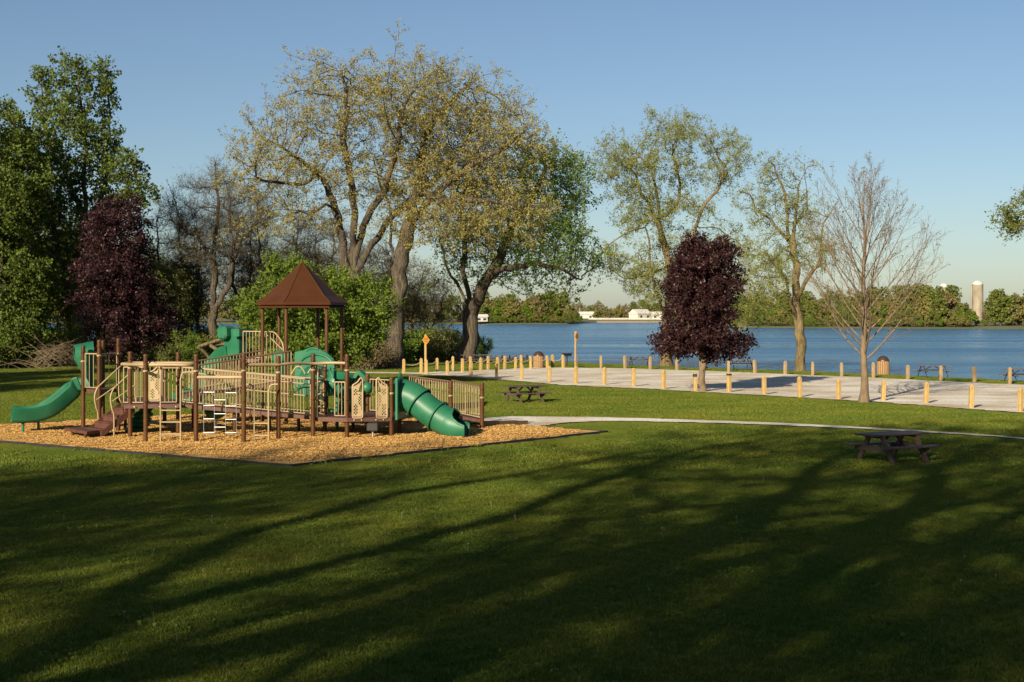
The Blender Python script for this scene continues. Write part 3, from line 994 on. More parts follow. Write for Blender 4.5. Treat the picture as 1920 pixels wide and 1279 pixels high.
# ---- narrower locust on the shore
d = 99.7
loc2, loc2_t, loc2_l = make_tree('locust_tree', 'lean mossy locust standing alone at the water left of the bare young tree', d,
    [(None, L(d, (1500, 699), (1499, 650), (1497, 600), (1494, 570))),
     (0, L(d, (1496, 600), (1480, 560, -1), (1482, 530, -1), (1465, 510, -1))),
     (0, L(d, (1494, 570), (1490, 510), (1480, 460, 1), (1455, 430, 1), (1430, 405, 1), (1415, 400, 1))),
     (0, L(d, (1494, 570), (1505, 530, -1), (1535, 480, -2), (1545, 430, -2), (1568, 390, -2))),
     (0, L(d, (1488, 500), (1490, 420, 0), (1498, 350, 0), (1505, 320, 0))),
     (0, L(d, (1490, 420), (1515, 390, 1), (1510, 340, 1), (1512, 310, 1))),
     (0, L(d, (1480, 460), (1470, 380, 1), (1450, 320, 1), (1443, 300, 1)))],
    [E(1450, 330, d, 1, 32, 3, 45, 1.4), E(1480, 390, d, 0, 52, 4, 45, 1.0), E(1435, 410, d, 1, 28, 3, 30, 1.2), E(1530, 470, d, -2, 42, 4, 34, 1.3), E(1462, 490, d, 1, 42, 4, 26, 1.2), E(1450, 530, d, -1, 32, 3, 32, .8), E(1510, 330, d, 0, 32, 3, 40, .5)],
    1200, 0.34, 'bark_tan', 29, D=0.45, di=4, dk=0.7, twigs=(5, .35, .9, .08, 2), leaf=(6, 0.13, 0.085, 0.30, 0.3, .55), leafmat='leaf_locust', flare=1.35, jitter=0.32, clump=(34, .65), e=1.75, min_r=.007)

# ---- branch tips of a tree that stands right of the frame
d = 80
rt, rt_t, rt_l = make_tree('locust_tree', 'locust at the frame edge whose leafy branch tips hang over the lake', d,
    [(None, L(d, (2110, 745), (2105, 650), (2098, 560), (2090, 480))),
     (0, L(d, (2092, 500), (2050, 450), (1990, 425), (1940, 420), (1895, 425))),
     (0, L(d, (2090, 480), (2060, 400), (2010, 360), (1960, 350))),
     (0, L(d, (2090, 480), (2120, 380), (2130, 300)))],
    [E(1918, 405, d, 0, 48, 3, 48, 1.4), E(2000, 370, d, 0, 70, 4, 55), E(2110, 330, d, 0, 110, 5, 90)],
    800, 0.35, 'bark_tan', 33, D=0.45, di=4, dk=0.7, twigs=(5, .3, .9, .0, 2), leaf=(6, 0.15, 0.10, 0.85, 0.3), leafmat='leaf_shrub')

# ---- purple maples
d = 73.6
pm, pm_t, pm_l = make_tree('purple_maple', 'dense dark purple maple standing at the edge of the gravel lot', d,
    [(None, L(d, (1318, 737), (1319, 700), (1320, 660), (1321, 600), (1320, 540), (1318, 490), (1312, 462))),
     (0, L(d, (1320, 650), (1290, 610, -1), (1265, 580, -1))), (0, L(d, (1320, 640), (1350, 600, 1), (1375, 570, 1))),
     (0, L(d, (1321, 610), (1300, 540, 1), (1290, 490, 1))), (0, L(d, (1321, 610), (1345, 540, -1), (1365, 480, -1)))],
    [E(1310, 530, d, 0, 56, 1.9, 76), E(1352, 500, d, 0, 36, 1.4, 46), E(1313, 605, d, 0, 60, 2.0, 50), E(1308, 640, d, 0, 66, 1.9, 28, .9), E(1372, 645, d, 0, 20, 1, 15), E(1254, 625, d, 0, 18, 1, 15), E(1300, 468, d, 0, 18, .8, 18)],
    2900, 0.17, 'bark_pale', 41, D=0.24, di=2.0, dk=0.27, twigs=(3, .2, .6, .2, 2), leaf=(4, 0.14, 0.09, 0.9, 0.5, .8), leafmat='leaf_purple', flare=1.3, clump=(110, .33), min_r=0.006, thin=8)
d = 99
pm2, pm2_t, pm2_l = make_tree('purple_maple', 'wide dark purple maple in shade at the foot of the poplars', d,
    [(None, L(d, (224, 700), (225, 660), (226, 600), (225, 520), (222, 440), (222, 390))),
     (0, L(d, (226, 610), (190, 560), (165, 520))), (0, L(d, (226, 620), (270, 580), (300, 540))), (0, L(d, (225, 540), (195, 470), (180, 420))), (0, L(d, (225, 540), (255, 470), (262, 420)))],
    [E(220, 450, d, 0, 52, 3, 75), E(215, 540, d, 0, 66, 3.2, 70), E(240, 600, d, 0, 68, 3.2, 45), E(290, 605, d, 0, 30, 2, 34), E(235, 645, d, 0, 58, 3, 22, .6)],
    3000, 0.26, 'bark_dark', 43, D=0.36, di=3, dk=0.42, twigs=(3, .2, .7, .1, 2), leaf=(4, 0.165, 0.13, 0.92, 0.5, .8), leafmat='leaf_purple', flare=1.3, clump=(110, .5), min_r=0.008, thin=8)

# ---- poplars at the left edge
d = 117
pop1, pop1_t, pop1_l = make_tree('poplar_tree', 'tallest poplar with glossy green leaves and upright top at the left', d,
    [(None, L(d, (148, 690), (150, 600), (152, 540), (158, 460), (160, 380), (158, 300), (150, 200), (145, 120))),
     (0, L(d, (148, 570), (125, 520, -2), (110, 460, -3), (95, 400, -3), (75, 350, -3), (50, 300, -3))),
     (0, L(d, (158, 440), (190, 360, 1), (200, 260, 1), (198, 180, 1), (195, 120, 1))),
     (0, L(d, (155, 400), (120, 320, 2), (90, 240, 2), (75, 150, 2))),
     (0, L(d, (158, 470), (215, 400, -2), (250, 330, -2), (262, 300, -2)))],
    [E(140, 160, d, 0, 40, 4, 62), E(195, 170, d, 1, 28, 3, 62), E(82, 180, d, 2, 28, 3, 62), E(140, 280, d, 0, 88, 5, 95), E(55, 330, d, -2, 70, 5, 90), E(225, 350, d, -1, 52, 4, 75), E(275, 370, d, -2, 30, 3, 26, .9), E(110, 430, d, 0, 115, 6, 75), E(60, 520, d, -3, 100, 5, 70, .9)],
    5200, 0.6, 'bark_dark', 51, D=0.5, di=4, dk=0.7, twigs=(2, .35, 1.0, .3, 2), leaf=(4, 0.23, 0.13, 0.85, 0.2, .85), leafmat='leaf_poplar')
d = 108
pop2, pop2_t, pop2_l = make_tree('poplar_tree', 'green poplar leaning out of the left frame edge', d,
    [(None, L(d, (30, 692), (22, 620), (10, 540), (0, 460), (-10, 380), (-15, 300), (-10, 230))),
     (0, L(d, (15, 560), (45, 500), (60, 450), (65, 400))), (0, L(d, (5, 480), (-50, 400), (-80, 330)))],
    [E(5, 265, d, 0, 52, 4, 80), E(45, 330, d, 0, 55, 4, 70), E(10, 400, d, 0, 75, 5, 90), E(30, 530, d, 0, 85, 5, 75), E(-70, 400, d, 0, 70, 5, 100), E(20, 620, d, -2, 70, 3, 50)],
    3000, 0.45, 'bark_dark', 57, D=0.5, di=4, dk=0.7, twigs=(3, .35, 1.0, .25, 2), leaf=(4, 0.23, 0.13, 0.85, 0.2, .85), leafmat='leaf_poplar')

# ---- budding bare tree between poplars and oak
d = 122
bud, bud_t, bud_l = make_tree('budding_tree', 'nearly bare tree with two crooked stems between purple maple and oak', d,
    [(None, L(d, (402, 668), (400, 630), (399, 600))),
     (0, L(d, (399, 600), (402, 560, 1), (398, 500, 1), (392, 480, 1), (370, 450, 1), (345, 440, 1))),
     (0, L(d, (399, 605), (415, 565, -1), (430, 530, -1), (432, 500, -1), (442, 470, -1), (455, 440, -1), (475, 420, -1), (490, 395, -1))),
     (0, L(d, (398, 500), (405, 440, 2), (407, 370, 2), (406, 320, 2), (405, 290, 2))),
     (0, L(d, (432, 500), (430, 440, 0), (432, 390, 0)))],
    [E(352, 385, d, 1, 42, 4, 58), E(410, 380, d, 1, 45, 4, 70), E(465, 400, d, -1, 55, 4, 60), E(400, 460, d, 0, 85, 5, 50, .7)],
    1100, 0.36, 'bark_oak', 61, D=0.5, di=5, dk=0.75, twigs=(6, .5, 1.6, .35, 3), leaf=(1, 0.12, 0.06, 0.35), leafmat='leaf_olive', min_r=0.016)

# ---- bright green bush-tree behind the pavilion
d = 77
bsh, bsh_t, bsh_l = make_tree('bright_bush', 'large round bright green leafy bush directly behind the pavilion', d,
    [(None, L(d, (590, 728), (590, 690), (590, 660))), (0, L(d, (590, 680), (545, 630), (510, 590))), (0, L(d, (590, 680), (585, 610), (570, 550))), (0, L(d, (590, 680), (630, 620), (660, 570)))],
    [E(575, 580, d, 0, 92, 3, 82), E(520, 610, d, 0, 58, 2.5, 70), E(650, 590, d, 0, 62, 2.5, 70), E(610, 640, d, 0, 100, 3, 50), E(545, 525, d, 0, 45, 2, 38), E(680, 640, d, 1, 38, 2, 40), E(640, 525, d, 0, 30, 2, 26)],
    3000, 0.16, 'bark_dark', 67, D=0.3, di=2.5, dk=0.36, twigs=(3, .2, .6, .3, 2), leaf=(4, 0.15, 0.12, 0.95, 0.5, .75), leafmat='leaf_bush', clump=(75, .5), min_r=0.007, thin=8)

# ---- young bare tree on the lawn edge
def bare_tree(base, hgt, R, seed, spread, bark, leafn=0):
    rg = random.Random(seed)
    mb = MB()
    tips = []
    def branch(p, dr, ln, r, lev):
        n = max(3, int(ln / 0.45))
        pts, rs = [p.copy()], [r]
        dv = dr.copy()
        for i in range(n):
            dv = (dv + Vector((rg.gauss(0, .05), rg.gauss(0, .05), 0.035 + 0.02 * lev))).normalized()
            pts.append(pts[-1] + dv * ln / n)
            rs.append(max(r * (1 - 0.86 * (i + 1) / n), 0.005))
        mb.tube(pts, rs, 8 if lev == 0 else (5 if r > .03 else 3), cap=False)
        tips.append(pts[-1])
        if lev >= 3: return
        cnt = {1: rg.randint(9, 12), 2: rg.randint(5, 7)}[lev] if lev else 0
        for k in range(cnt):
            t = 0.22 + 0.74 * (k + rg.random()) / cnt
            i = min(int(t * n), n - 1)
            q = pts[i].lerp(pts[i + 1], t * n - i)
            ax = (pts[i + 1] - pts[i]).normalized()
            sd = ax.orthogonal().normalized()
            sd.rotate(Matrix.Rotation(rg.uniform(0, 6.28), 3, ax))
            a = math.radians(rg.uniform(24, 46))
            nd = ax * math.cos(a) + sd * math.sin(a)
            branch(q, nd, ln * (1 - t * .55) * rg.uniform(.32, .55), max(rs[i] * .5, .006), lev + 1)
    # leader
    pts = [Vector((0.03 * math.sin(i * .9), 0.02 * math.cos(i * 1.3), hgt * i / 22)) for i in range(23)]
    rs = [R * (1 - 0.93 * (i / 22) ** 0.8) * (1 + .45 * math.exp(-i * 1.6)) for i in range(23)]
    mb.tube(pts, rs, 10, cap=False)
    nl = 34
    for k in range(nl):
        z = hgt * (0.19 + 0.62 * (k / nl) ** 1.15)
        az = k * 2.4 + rg.uniform(-.4, .4)
        tilt = math.radians(54 - 30 * k / nl + rg.uniform(-8, 8))
        dv = Vector((math.cos(az) * math.sin(tilt), math.sin(az) * math.sin(tilt), math.cos(tilt)))
        ln = spread * (1.0 - 0.45 * (k / nl)) * rg.uniform(.85, 1.1) * (0.8 if k < 3 else 1)
        branch(Vector((0.03 * math.sin(z), 0, z)), dv, ln, R * (0.26 - 0.12 * k / nl), 1)
    tm = mb.mesh('trunk', M[bark])
    rgn = np.random.default_rng(seed)
    T = np.array([tuple(t) for t in tips])
    T = T[rgn.uniform(size=len(T)) < 0.30]
    T = np.repeat(T, 2, 0); T = T + rgn.normal(size=T.shape) * .04
    lm = leaf_quads('crown', T, 0.085, rgn, M['leaf_olive'])
    return tm, lm
bt, bl = bare_tree(None, 10.1, 0.19, 9, 6.0, 'bark_pale')
gx_, gy_ = G(1620, 754.5)
plant_tree('young_bare_tree', 'young leafless tree with fine upswept twigs at the near edge of the gravel lot', (gx_, gy_, 0), bt, bl)

# ---- bare woodland behind (copies of two crooked trees)
def wood_proto(seed, hgt, w, leafm, frac, R=.2, lf=(2, .15, .12)):
    limbs = [(None, [Vector((0, 0, 0)), Vector((.1, 0, hgt * .15)), Vector((-.1, .1, hgt * .3))]),
             (0, [Vector((-.1, .1, hgt * .3)), Vector((-w * .3, .2, hgt * .55)), Vector((-w * .4, 0, hgt * .75))]),
             (0, [Vector((-.1, .1, hgt * .28)), Vector((w * .25, -.3, hgt * .5)), Vector((w * .4, 0, hgt * .8))])]
    ells = [(0, 0, hgt * .68, w * .75, w * .6, hgt * .32), (w * .3, 0, hgt * .5, w * .6, w * .5, hgt * .22), (-w * .35, 0, hgt * .5, w * .55, w * .5, hgt * .2)]
    Nn, par, nh = grow_tree(limbs, ells, 620, 0.55, 5, .8, seed, .3, .06)
    return tree_mesh(Nn, par, nh, R, 1.78, seed, (7, .6, 1.7, .3, 3), 'trunk', M['bark_oak'], 1.3, (lf[0], lf[1], lf[2], frac), M[leafm], 8, min_r=0.014)
wA = wood_proto(71, 14, 5, 'leaf_brown', .3, lf=(1, .13, .1))
wB = wood_proto(72, 11, 5, 'leaf_olive', .5, lf=(1, .16, .1))
wC = wood_proto(73, 12, 5.5, 'leaf_shrub', .8, lf=(2, .2, .13))
rw = random.Random(4)
spots = [(318, 128, 0, 1.0), (345, 126, 1, .9), (372, 136, 0, 1.0), (455, 134, 0, 1.05), (490, 128, 1, 1.0), (520, 138, 0, 1.1), (556, 130, 1, 1.05), (590, 136, 0, 1.1), (622, 128, 0, .9), (690, 134, 1, 1.0),
         (705, 126, 0, .8), (770, 138, 1, .85), (805, 140, 1, .75), (300, 120, 2, .75), (335, 132, 2, .7), (20, 124, 2, 1.1), (85, 128, 2, 1.0), (130, 132, 2, 1.0), (185, 128, 2, .9), (250, 134, 2, .95), (-40, 118, 2, 1.0)]
WOOD_LABEL = ['slender bare tree', 'olive budding tree', 'leafy green understorey tree']
wcount = [0, 0, 0]
ORD0 = ['first', 'second', 'third', 'fourth', 'fifth', 'sixth', 'seventh', 'eighth', 'ninth', 'tenth', 'eleventh', 'twelfth', 'thirteenth', 'fourteenth', 'fifteenth', 'sixteenth', 'seventeenth', 'eighteenth', 'nineteenth', 'twentieth', 'twenty-first', 'twenty-second', 'twenty-third', 'twenty-fourth', 'twenty-fifth', 'twenty-sixth', 'twenty-seventh', 'twenty-eighth']
WOOD_GROUP = ['bare woodland trees', 'budding woodland trees', 'green woodland trees']
for (px, d, k, s) in sorted(spots):
    tm, lm = (wA, wB, wC)[k]
    wcount[k] += 1
    plant_tree('woodland_tree', f'{ORD0[wcount[k] - 1]} {WOOD_LABEL[k]} from the left in the woodland behind the playground', (XW(px, d), d, 0), tm, lm, WOOD_GROUP[k], rz=rw.uniform(0, 6.28), scale=s * rw.uniform(.92, 1.08))

# ---- shrubs of the understorey: stems and small leaves in an uneven mass
def shrub_proto(seed, w, h, leafm, nl, size, bark='bark_dark', stems=22):
    rg = np.random.default_rng(seed)
    rr = random.Random(seed)
    mb = MB()
    cs = []
    for k in range(stems):
        a = rr.uniform(0, 6.28); ro = rr.uniform(.2, 1) * w
        tip = Vector((math.cos(a) * ro, math.sin(a) * ro, h * rr.uniform(.45, 1.0) * (1.1 - .45 * ro / w)))
        st = Vector((math.cos(a) * ro * .3, math.sin(a) * ro * .3, -.05))
        mid = st.lerp(tip, .5) + Vector((rr.gauss(0, .15), rr.gauss(0, .15), .25))
        pts = smooth_path([st, mid, tip], 4)
        mb.tube(pts, [0.03 * (1 - .75 * i / 8) for i in range(9)], 4, cap=False)
        for t in range(7):
            q = pts[2 + t % 7] if t < 7 else pts[-1]
            dv = Vector((rr.gauss(0, 1), rr.gauss(0, 1), rr.gauss(.5, .7))).normalized() * rr.uniform(.3, .9)
            mb.tube([q, q + dv * .5 + Vector((0, 0, .03)), q + dv], [.012, .009, .004], 3, cap=False)
            cs.append(tuple(q + dv)); cs.append(tuple(q + dv * .6))
    tm = mb.mesh('stem', M[bark])
    C = np.array(cs)
    c = C[rg.integers(0, len(C), nl)] + rg.normal(size=(nl, 3)) * 0.17
    c[:, 2] = np.maximum(c[:, 2], .05)
    return tm, leaf_quads('foliage', c, size, rg, M[leafm], .3, .7)
SH = [shrub_proto(81, 2.2, 3.0, 'leaf_shrub', 4200, .15), shrub_proto(82, 2.4, 2.4, 'leaf_brown', 2600, .12, 'bark_brush', 30), shrub_proto(83, 1.8, 3.8, 'leaf_green', 4200, .16)]
SH_LABEL = ['dark green shrub', 'twiggy brownish shrub', 'tall fresh green shrub']
scount = [0, 0, 0]
SH_GROUP = ['dark green undergrowth shrubs', 'twiggy undergrowth shrubs', 'fresh green undergrowth shrubs']
def shrub(px, d, k, s, z=0):
    scount[k] += 1
    e = empty('shrub', (XW(px, d), d, z), f'{ORD0[scount[k] - 1]} {SH_LABEL[k]} from the left along the wood edge', 'shrub', SH_GROUP[k], rw.uniform(0, 6.28))
    e.scale = (s * rw.uniform(.9, 1.15), s * rw.uniform(.9, 1.1), s * rw.uniform(.85, 1.1))
    link_mesh('stem', SH[k][0], e); link_mesh('foliage', SH[k][1], e)
for a in sorted([(-30, 104, 0, 1.1), (10, 106, 2, 1.2), (45, 108, 0, 1.2), (95, 111, 0, 1.1), (135, 113, 2, 1.0), (185, 112, 0, 1.0), (245, 112, 0, .8), (285, 116, 0, .75), (315, 112, 0, .8), (345, 116, 2, .75), (370, 119, 0, .8),
          (400, 112, 0, .8), (430, 116, 0, 1.0), (455, 113, 2, .8), (480, 118, 1, 1.1), (520, 122, 0, 1.2), (662, 104, 1, 1.0), (690, 103, 1, 1.05), (712, 105, 1, .8), (668, 115, 1, 1.5), (700, 118, 1, 1.5), (640, 120, 0, 1.3),
          (762, 115, 2, .95), (782, 118, 0, 1.0), (800, 121, 1, 1.1), (820, 123, 0, 1.05), (845, 126, 0, 1.0), (770, 125, 1, 1.5), (815, 128, 1, 1.5), (838, 133, 1, 1.35), (905, 131, 2, .62), (752, 130, 1, 1.5),
          (262, 118, 0, 1.15), (285, 121, 0, 1.2), (240, 122, 0, 1.2), (350, 124, 0, 1.3), (375, 126, 1, 1.4), (60, 118, 2, 1.6), (0, 118, 0, 1.6), (110, 120, 0, 1.5), (330, 122, 0, 1.1), (300, 124, 1, 1.2), (570, 118, 0, 1.3), (600, 122, 1, 1.4)]):
    shrub(*a)

# ---- heap of cut branches and a fallen limb
def brush_pile(base, w, h, n, seed):
    rr = random.Random(seed); mb = MB()
    for k in range(n):
        a = Vector((rr.uniform(-w, w * .6), rr.uniform(-.9, .9), rr.uniform(0, h * .35)))
        ln = rr.uniform(1.2, 3.4)
        az = rr.choice([rr.uniform(-.5, .5), rr.uniform(2.6, 3.7)]); el = rr.uniform(.05, .85)
        dv = Vector((math.cos(az) * math.cos(el), math.sin(az) * math.cos(el) * .6, math.sin(el)))
        b = a + dv * ln
        b.z = min(b.z, h * rr.uniform(.5, 1.05))
        m = a.lerp(b, .55) + Vector((0, 0, rr.uniform(.1, .45)))
        pts = smooth_path([a, m, b], 4)
        r = rr.uniform(.010, .028)
        mb.tube(pts, [r * (1 - .7 * i / 8) for i in range(9)], 4, cap=False)
        for q in (3, 5, 6):
            e_ = pts[q] + Vector((rr.gauss(0, .4), rr.gauss(0, .3), rr.gauss(.15, .3)))
            e_.z = max(e_.z, .03)
            mb.tube([pts[q], e_], [r * .55, .005], 3, cap=False)
    return mb
o = brush_pile(None, 3.0, 2.6, 95, 6).build('brush_pile', M['bark_brush'], None, (XW(135, 101), 101, 0))
tag(o, 'heap of cut dry branches on the lawn edge below the poplars', 'brush pile')
mb = MB()
d = 97
for pts in ([(372, 650, 0), (400, 641, 0), (425, 633, 0), (446, 632, 0)], [(372, 650, 0), (405, 646, .3), (435, 646, .3), (455, 652, .3)], [(395, 648, 0), (412, 660, -.5), (425, 676, -.5), (432, 692, -.5)], [(372, 650, 0), (390, 668, .4), (400, 692, .4)]):
    q = smooth_path([P(a, b, d + c) for a, b, c in pts], 4)
    mb.tube(q, [.13 - .07 * i / len(q) for i in range(len(q))], 7)
tag(mb.build('fallen_branch', M['bark_tan']), 'broken pale branch lying in the undergrowth left of the green slide hood', 'branch')

# ---- trees on the far shore
def far_proto(seed, w, h, leafm, n, size, gap=.0):
    rg = np.random.default_rng(seed)
    k = 26
    q = rg.normal(size=(k, 3)); q /= np.linalg.norm(q, axis=1)[:, None]
    cc = q * rg.uniform(.35, .85, (k, 1)) * np.array([w, w, h * .5]) + np.array([0, 0, h * .5])
    rad = rg.uniform(.18, .34, k) * w
    i = rg.integers(0, k, n)
    p = rg.normal(size=(n, 3)); p /= np.linalg.norm(p, axis=1)[:, None]
    c = cc[i] + p * rad[i][:, None] * rg.uniform(.55, 1.05, (n, 1))
    c[:, 2] = np.maximum(c[:, 2], .3)
    mb = MB()
    mb.tube([(0, 0, -.5), (0, 0, h * .3), (.2, 0, h * .6)], [.28, .2, .1], 6, cap=False)
    for j in range(0, k, 3):
        mb.tube([(0, 0, h * .25), tuple(cc[j])], [.12, .05], 4, cap=False)
    return mb.mesh('trunk', M['bark_oak']), leaf_quads('crown', c, size, rg, M[leafm], .2, .8)
FP = [far_proto(91, 6, 15, 'leaf_shrub', 1500, 1.0), far_proto(92, 5.5, 13, 'leaf_brown', 1100, .85), far_proto(93, 5, 12, 'leaf_bush', 1300, .9), far_proto(94, 5.5, 14, 'leaf_olive', 1300, .95)]
FAR_LOOK = ['dark green tree', 'brownish budding tree', 'bright spring green tree', 'olive green tree']
FAR_GROUP = ['dark green far trees', 'brown far trees', 'bright green far trees', 'olive far trees']
ORD = ['first', 'second', 'third', 'fourth', 'fifth', 'sixth', 'seventh', 'eighth', 'ninth', 'tenth', 'eleventh', 'twelfth', 'thirteenth', 'fourteenth', 'fifteenth', 'sixteenth', 'seventeenth', 'eighteenth', 'nineteenth', 'twentieth']
ORD += ['twenty-' + w for w in ORD[:9]] + ['thirtieth'] + ['thirty-' + w for w in ORD[:9]] + ['fortieth']
rf = random.Random(12)
FAR = []
def far_tree(px, d, k, s):
    tm, lm = FP[k]
    e = plant_tree('shoreline_tree', 'x', (XW(px, d), d, -0.2), tm, lm, FAR_GROUP[k], rz=rf.uniform(0, 6.28), scale=s)
    place = ('wood beyond the lake' if px < 885 else 'far wood beside the maple' if px < 1088 else 'line behind the far field' if px < 1262
             else 'far wood behind the locusts' if px < 1560 else 'far wood before the silo' if px < 1828 else 'row right of the silo')
    size = 'small ' if s < .6 else 'tall ' if s > 1.12 else ''
    FAR.append((size + FAR_LOOK[k], place, px, e))
def name_far():
    keys = {}
    for lk, pl, px, e in sorted(FAR, key=lambda q: q[2]):
        i = keys.get((lk, pl), 0); keys[(lk, pl)] = i + 1
        e['label'] = f'{ORD[min(i, len(ORD) - 1)]} {lk} from the left in the {pl}'
# wood on the left lobe of the far shore
for i, px in enumerate(np.linspace(892, 1082, 20)):
    env = np.interp(px, [892, 960, 1000, 1040, 1082], [.85, 1.02, 1.15, 1.0, .5])
    far_tree(px, 748 + rf.uniform(0, 10), rf.choice([3, 1, 0, 3, 2]), env * rf.uniform(.78, 1.05))
for px in np.linspace(900, 1060, 9): far_tree(px, 765 + rf.uniform(0, 25), rf.choice([1, 3, 0]), rf.uniform(1.05, 1.3))
for px in np.linspace(892, 1088, 22): far_tree(px, 745, rf.choice([2, 3, 0]), rf.uniform(.26, .42))
# line behind the bay
for px in np.linspace(1078, 1262, 18): far_tree(px, 1330 + rf.uniform(-60, 60), rf.choice([0, 1, 3, 0]), rf.uniform(.85, 1.35))
for px in (1120, 1142, 1160, 1165): far_tree(px, 1000 + rf.uniform(0, 60), rf.choice([1, 3]), rf.uniform(.55, .85))
# wood opposite, right of the purple maple
for px in np.linspace(1262, 1420, 12): far_tree(px, 720 - (px - 1262) * 1.0 + rf.uniform(0, 20), rf.choice([0, 3, 2]), rf.uniform(.75, .95))
for i, px in enumerate(np.linspace(1405, 1808, 34)):
    env = np.interp(px, [1405, 1500, 1600, 1700, 1745, 1790, 1815], [.7, .72, .82, 1.02, 1.1, .85, .5])
    far_tree(px, far_d(px) + 8 + rf.uniform(0, 14), rf.choice([0, 0, 3, 0, 2, 1]), env * rf.uniform(.8, 1.02))
for px in np.linspace(1420, 1780, 14): far_tree(px, far_d(px) + 40 + rf.uniform(0, 20), rf.choice([0, 3, 0]), rf.uniform(.95, 1.15))
for px in (1800, 1812, 1822, 1795): far_tree(px, far_d(px) + 6, 2, rf.uniform(.42, .6))
for px, k, s in ((1850, 1, .5), (1866, 0, .85), (1876, 0, .95), (1890, 0, .8), (1903, 1, .9), (1918, 3, .8), (1936, 0, 1.0), (1960, 3, 1.0), (1845, 2, .25), (1832, 2, .22), (1912, 2, .25)):
    far_tree(px, far_d(px) + 10 + rf.uniform(0, 10), k, s)
for px in np.linspace(1400, 1815, 34): far_tree(px, far_d(px) + 3.5, rf.choice([2, 3, 0, 0]), rf.uniform(.22, .4))
for px in np.linspace(-100, 880, 60): far_tree(px, far_d(px) + 8 + rf.uniform(0, 15), rf.choice([0, 3, 1]), rf.uniform(.8, 1.1))
for px in np.linspace(1990, 2300, 12): far_tree(px, far_d(px) + 8 + rf.uniform(0, 15), rf.choice([0, 3, 1]), rf.uniform(.8, 1.1))
name_far()

# ---- trees behind the viewpoint whose shadows streak the lawn (meshes shared with the trees in view)
SH_TREES = [  # x, y, rotation, scale, which
    (-37, -19, 0.4, 1.0, 0), (-27, -13, 2.0, 1.0, 1), (-17.5, -8, 3.9, 1.08, 3), (-8, -4.5, 5.3, 1.1, 3),
    (-41, -31, 5.2, 1.0, 1), (-24, -25, 0.9, .95, 1), (-11, -19, 4.2, 1.0, 1), (-15, -37, 1.7, 1.1, 1), (3, -15, 2.9, 1.0, 4), (-12.5, -6.5, 1.0, 1.05, 1)]
for (x, y, rz, s, k) in SH_TREES:
    tm, lm = ((oak1_t, oak1_l), (oak2_t, oak2_l), (maple3_t, maple3_l), (oak1_t, None), (oak2_t, None))[k]
    lb = 'leafless tree behind the viewpoint whose branch shadows streak the near lawn' if lm is None else 'large leafy tree behind the viewpoint whose shade streaks the near lawn'
    plant_tree('shade_tree', lb, (x, y, 0), tm, lm, 'leafless shade trees behind the viewpoint' if lm is None else 'leafy shade trees behind the viewpoint', rz=rz, scale=s)
# two beyond the left frame edge shade the lawn behind the slide and the end of the lot
for (x, y, rz, s) in ((-56, 50, 2.3, 1.3), (-45, 45, 4.0, .9)):
    plant_tree('shade_tree', 'poplar outside the left frame edge throwing shade behind the slide', (x, y, 0), pop2_t, pop2_l, 'poplars outside the left frame edge', rz=rz, scale=s)

# ================================================================== POSTS, SIGNS, BINS, TABLES
def bollard_mesh(m, hgt=1.0, w=0.19):
    mb = MB()
    h = w / 2; c = 0.05
    prof = [(h, 0), (h, hgt - 0.09), (h - c, hgt)]
    V, Fc = [], []
    ch = 0.018
    for (r, z) in prof:
        q = min(ch, r * .4)
        for (x, y) in ((r, -r + q), (r, r - q), (r - q, r), (-r + q, r), (-r, r - q), (-r, -r + q), (-r + q, -r), (r - q, -r)):
            V.append((x, y, z))
    for i in range(2):
        for k in range(8):
            Fc.append((i * 8 + k, i * 8 + (k + 1) % 8, i * 8 + 8 + (k + 1) % 8, i * 8 + 8 + k))
    Fc.append(tuple(range(16, 24)))
    mb.add(V, Fc)
    return mb.mesh('wooden_post', m)
BY, BO = bollard_mesh(M['yellow_wood']), bollard_mesh(M['old_wood'], .95, .19)
ORD_ = ['first', 'second', 'third', 'fourth', 'fifth', 'sixth', 'seventh', 'eighth', 'ninth', 'tenth', 'eleventh', 'twelfth', 'thirteenth', 'fourteenth', 'fifteenth', 'sixteenth', 'seventeenth', 'eighteenth', 'nineteenth', 'twentieth']
rb = random.Random(2)
def post(px, py, me, label, group):
    x, y = G(px, py)
    o = link_mesh('wooden_post', me, None, (x, y, 0), (rb.gauss(0, .022), rb.gauss(0, .022), 0.25 + rb.uniform(-.3, .3)))
    o.scale = (rb.uniform(.94, 1.06), rb.uniform(.94, 1.06), rb.uniform(.93, 1.05))
    return tag(o, label, 'post', group)
front = [(800, 702.5), (839, 703), (883, 704.5), (931, 708.5), (978, 712), (1030, 716.5), (1080, 720), (1133, 722), (1188, 725), (1244, 730), (1304, 733.5), (1367, 736), (1433, 740.5), (1500, 745.5), (1572.5, 749.5), (1656, 752), (1736, 757), (1821, 766), (1913, 773)]
fo = []
for i, p in enumerate(front):
    fo.append(post(p[0], p[1], BY, f'{ORD[i]} yellow post from the left in the near row of the gravel lot', 'near row of gravel lot posts'))
for i, (k, z) in enumerate(((10, .82), (11, .86))):
    # dark boxes round the upper ends of the two posts beside the purple maple
    mb = MB().box((0, 0, z + .05), (.2, .2, .16 if i == 0 else .09))
    o = mb.build('dark_top', M['dark'], fo[k])
    o['label'] = 'dark top'
back = [(1080, 689), (1127, 690), (1172, 691), (1219, 692.7), (1269, 694), (1314, 695.5), (1366, 697.5), (1415.6, 700), (1472, 702.5), (1523.5, 704), (1578, 706), (1637.6, 708.5), (1702, 711.5), (1764, 714), (1827, 717), (1893, 720)]
for i, p in enumerate(back):
    post(p[0], p[1], BO, f'{ORD[i]} weathered post from the left in the lakeside row of the gravel lot', 'lakeside row of gravel lot posts')
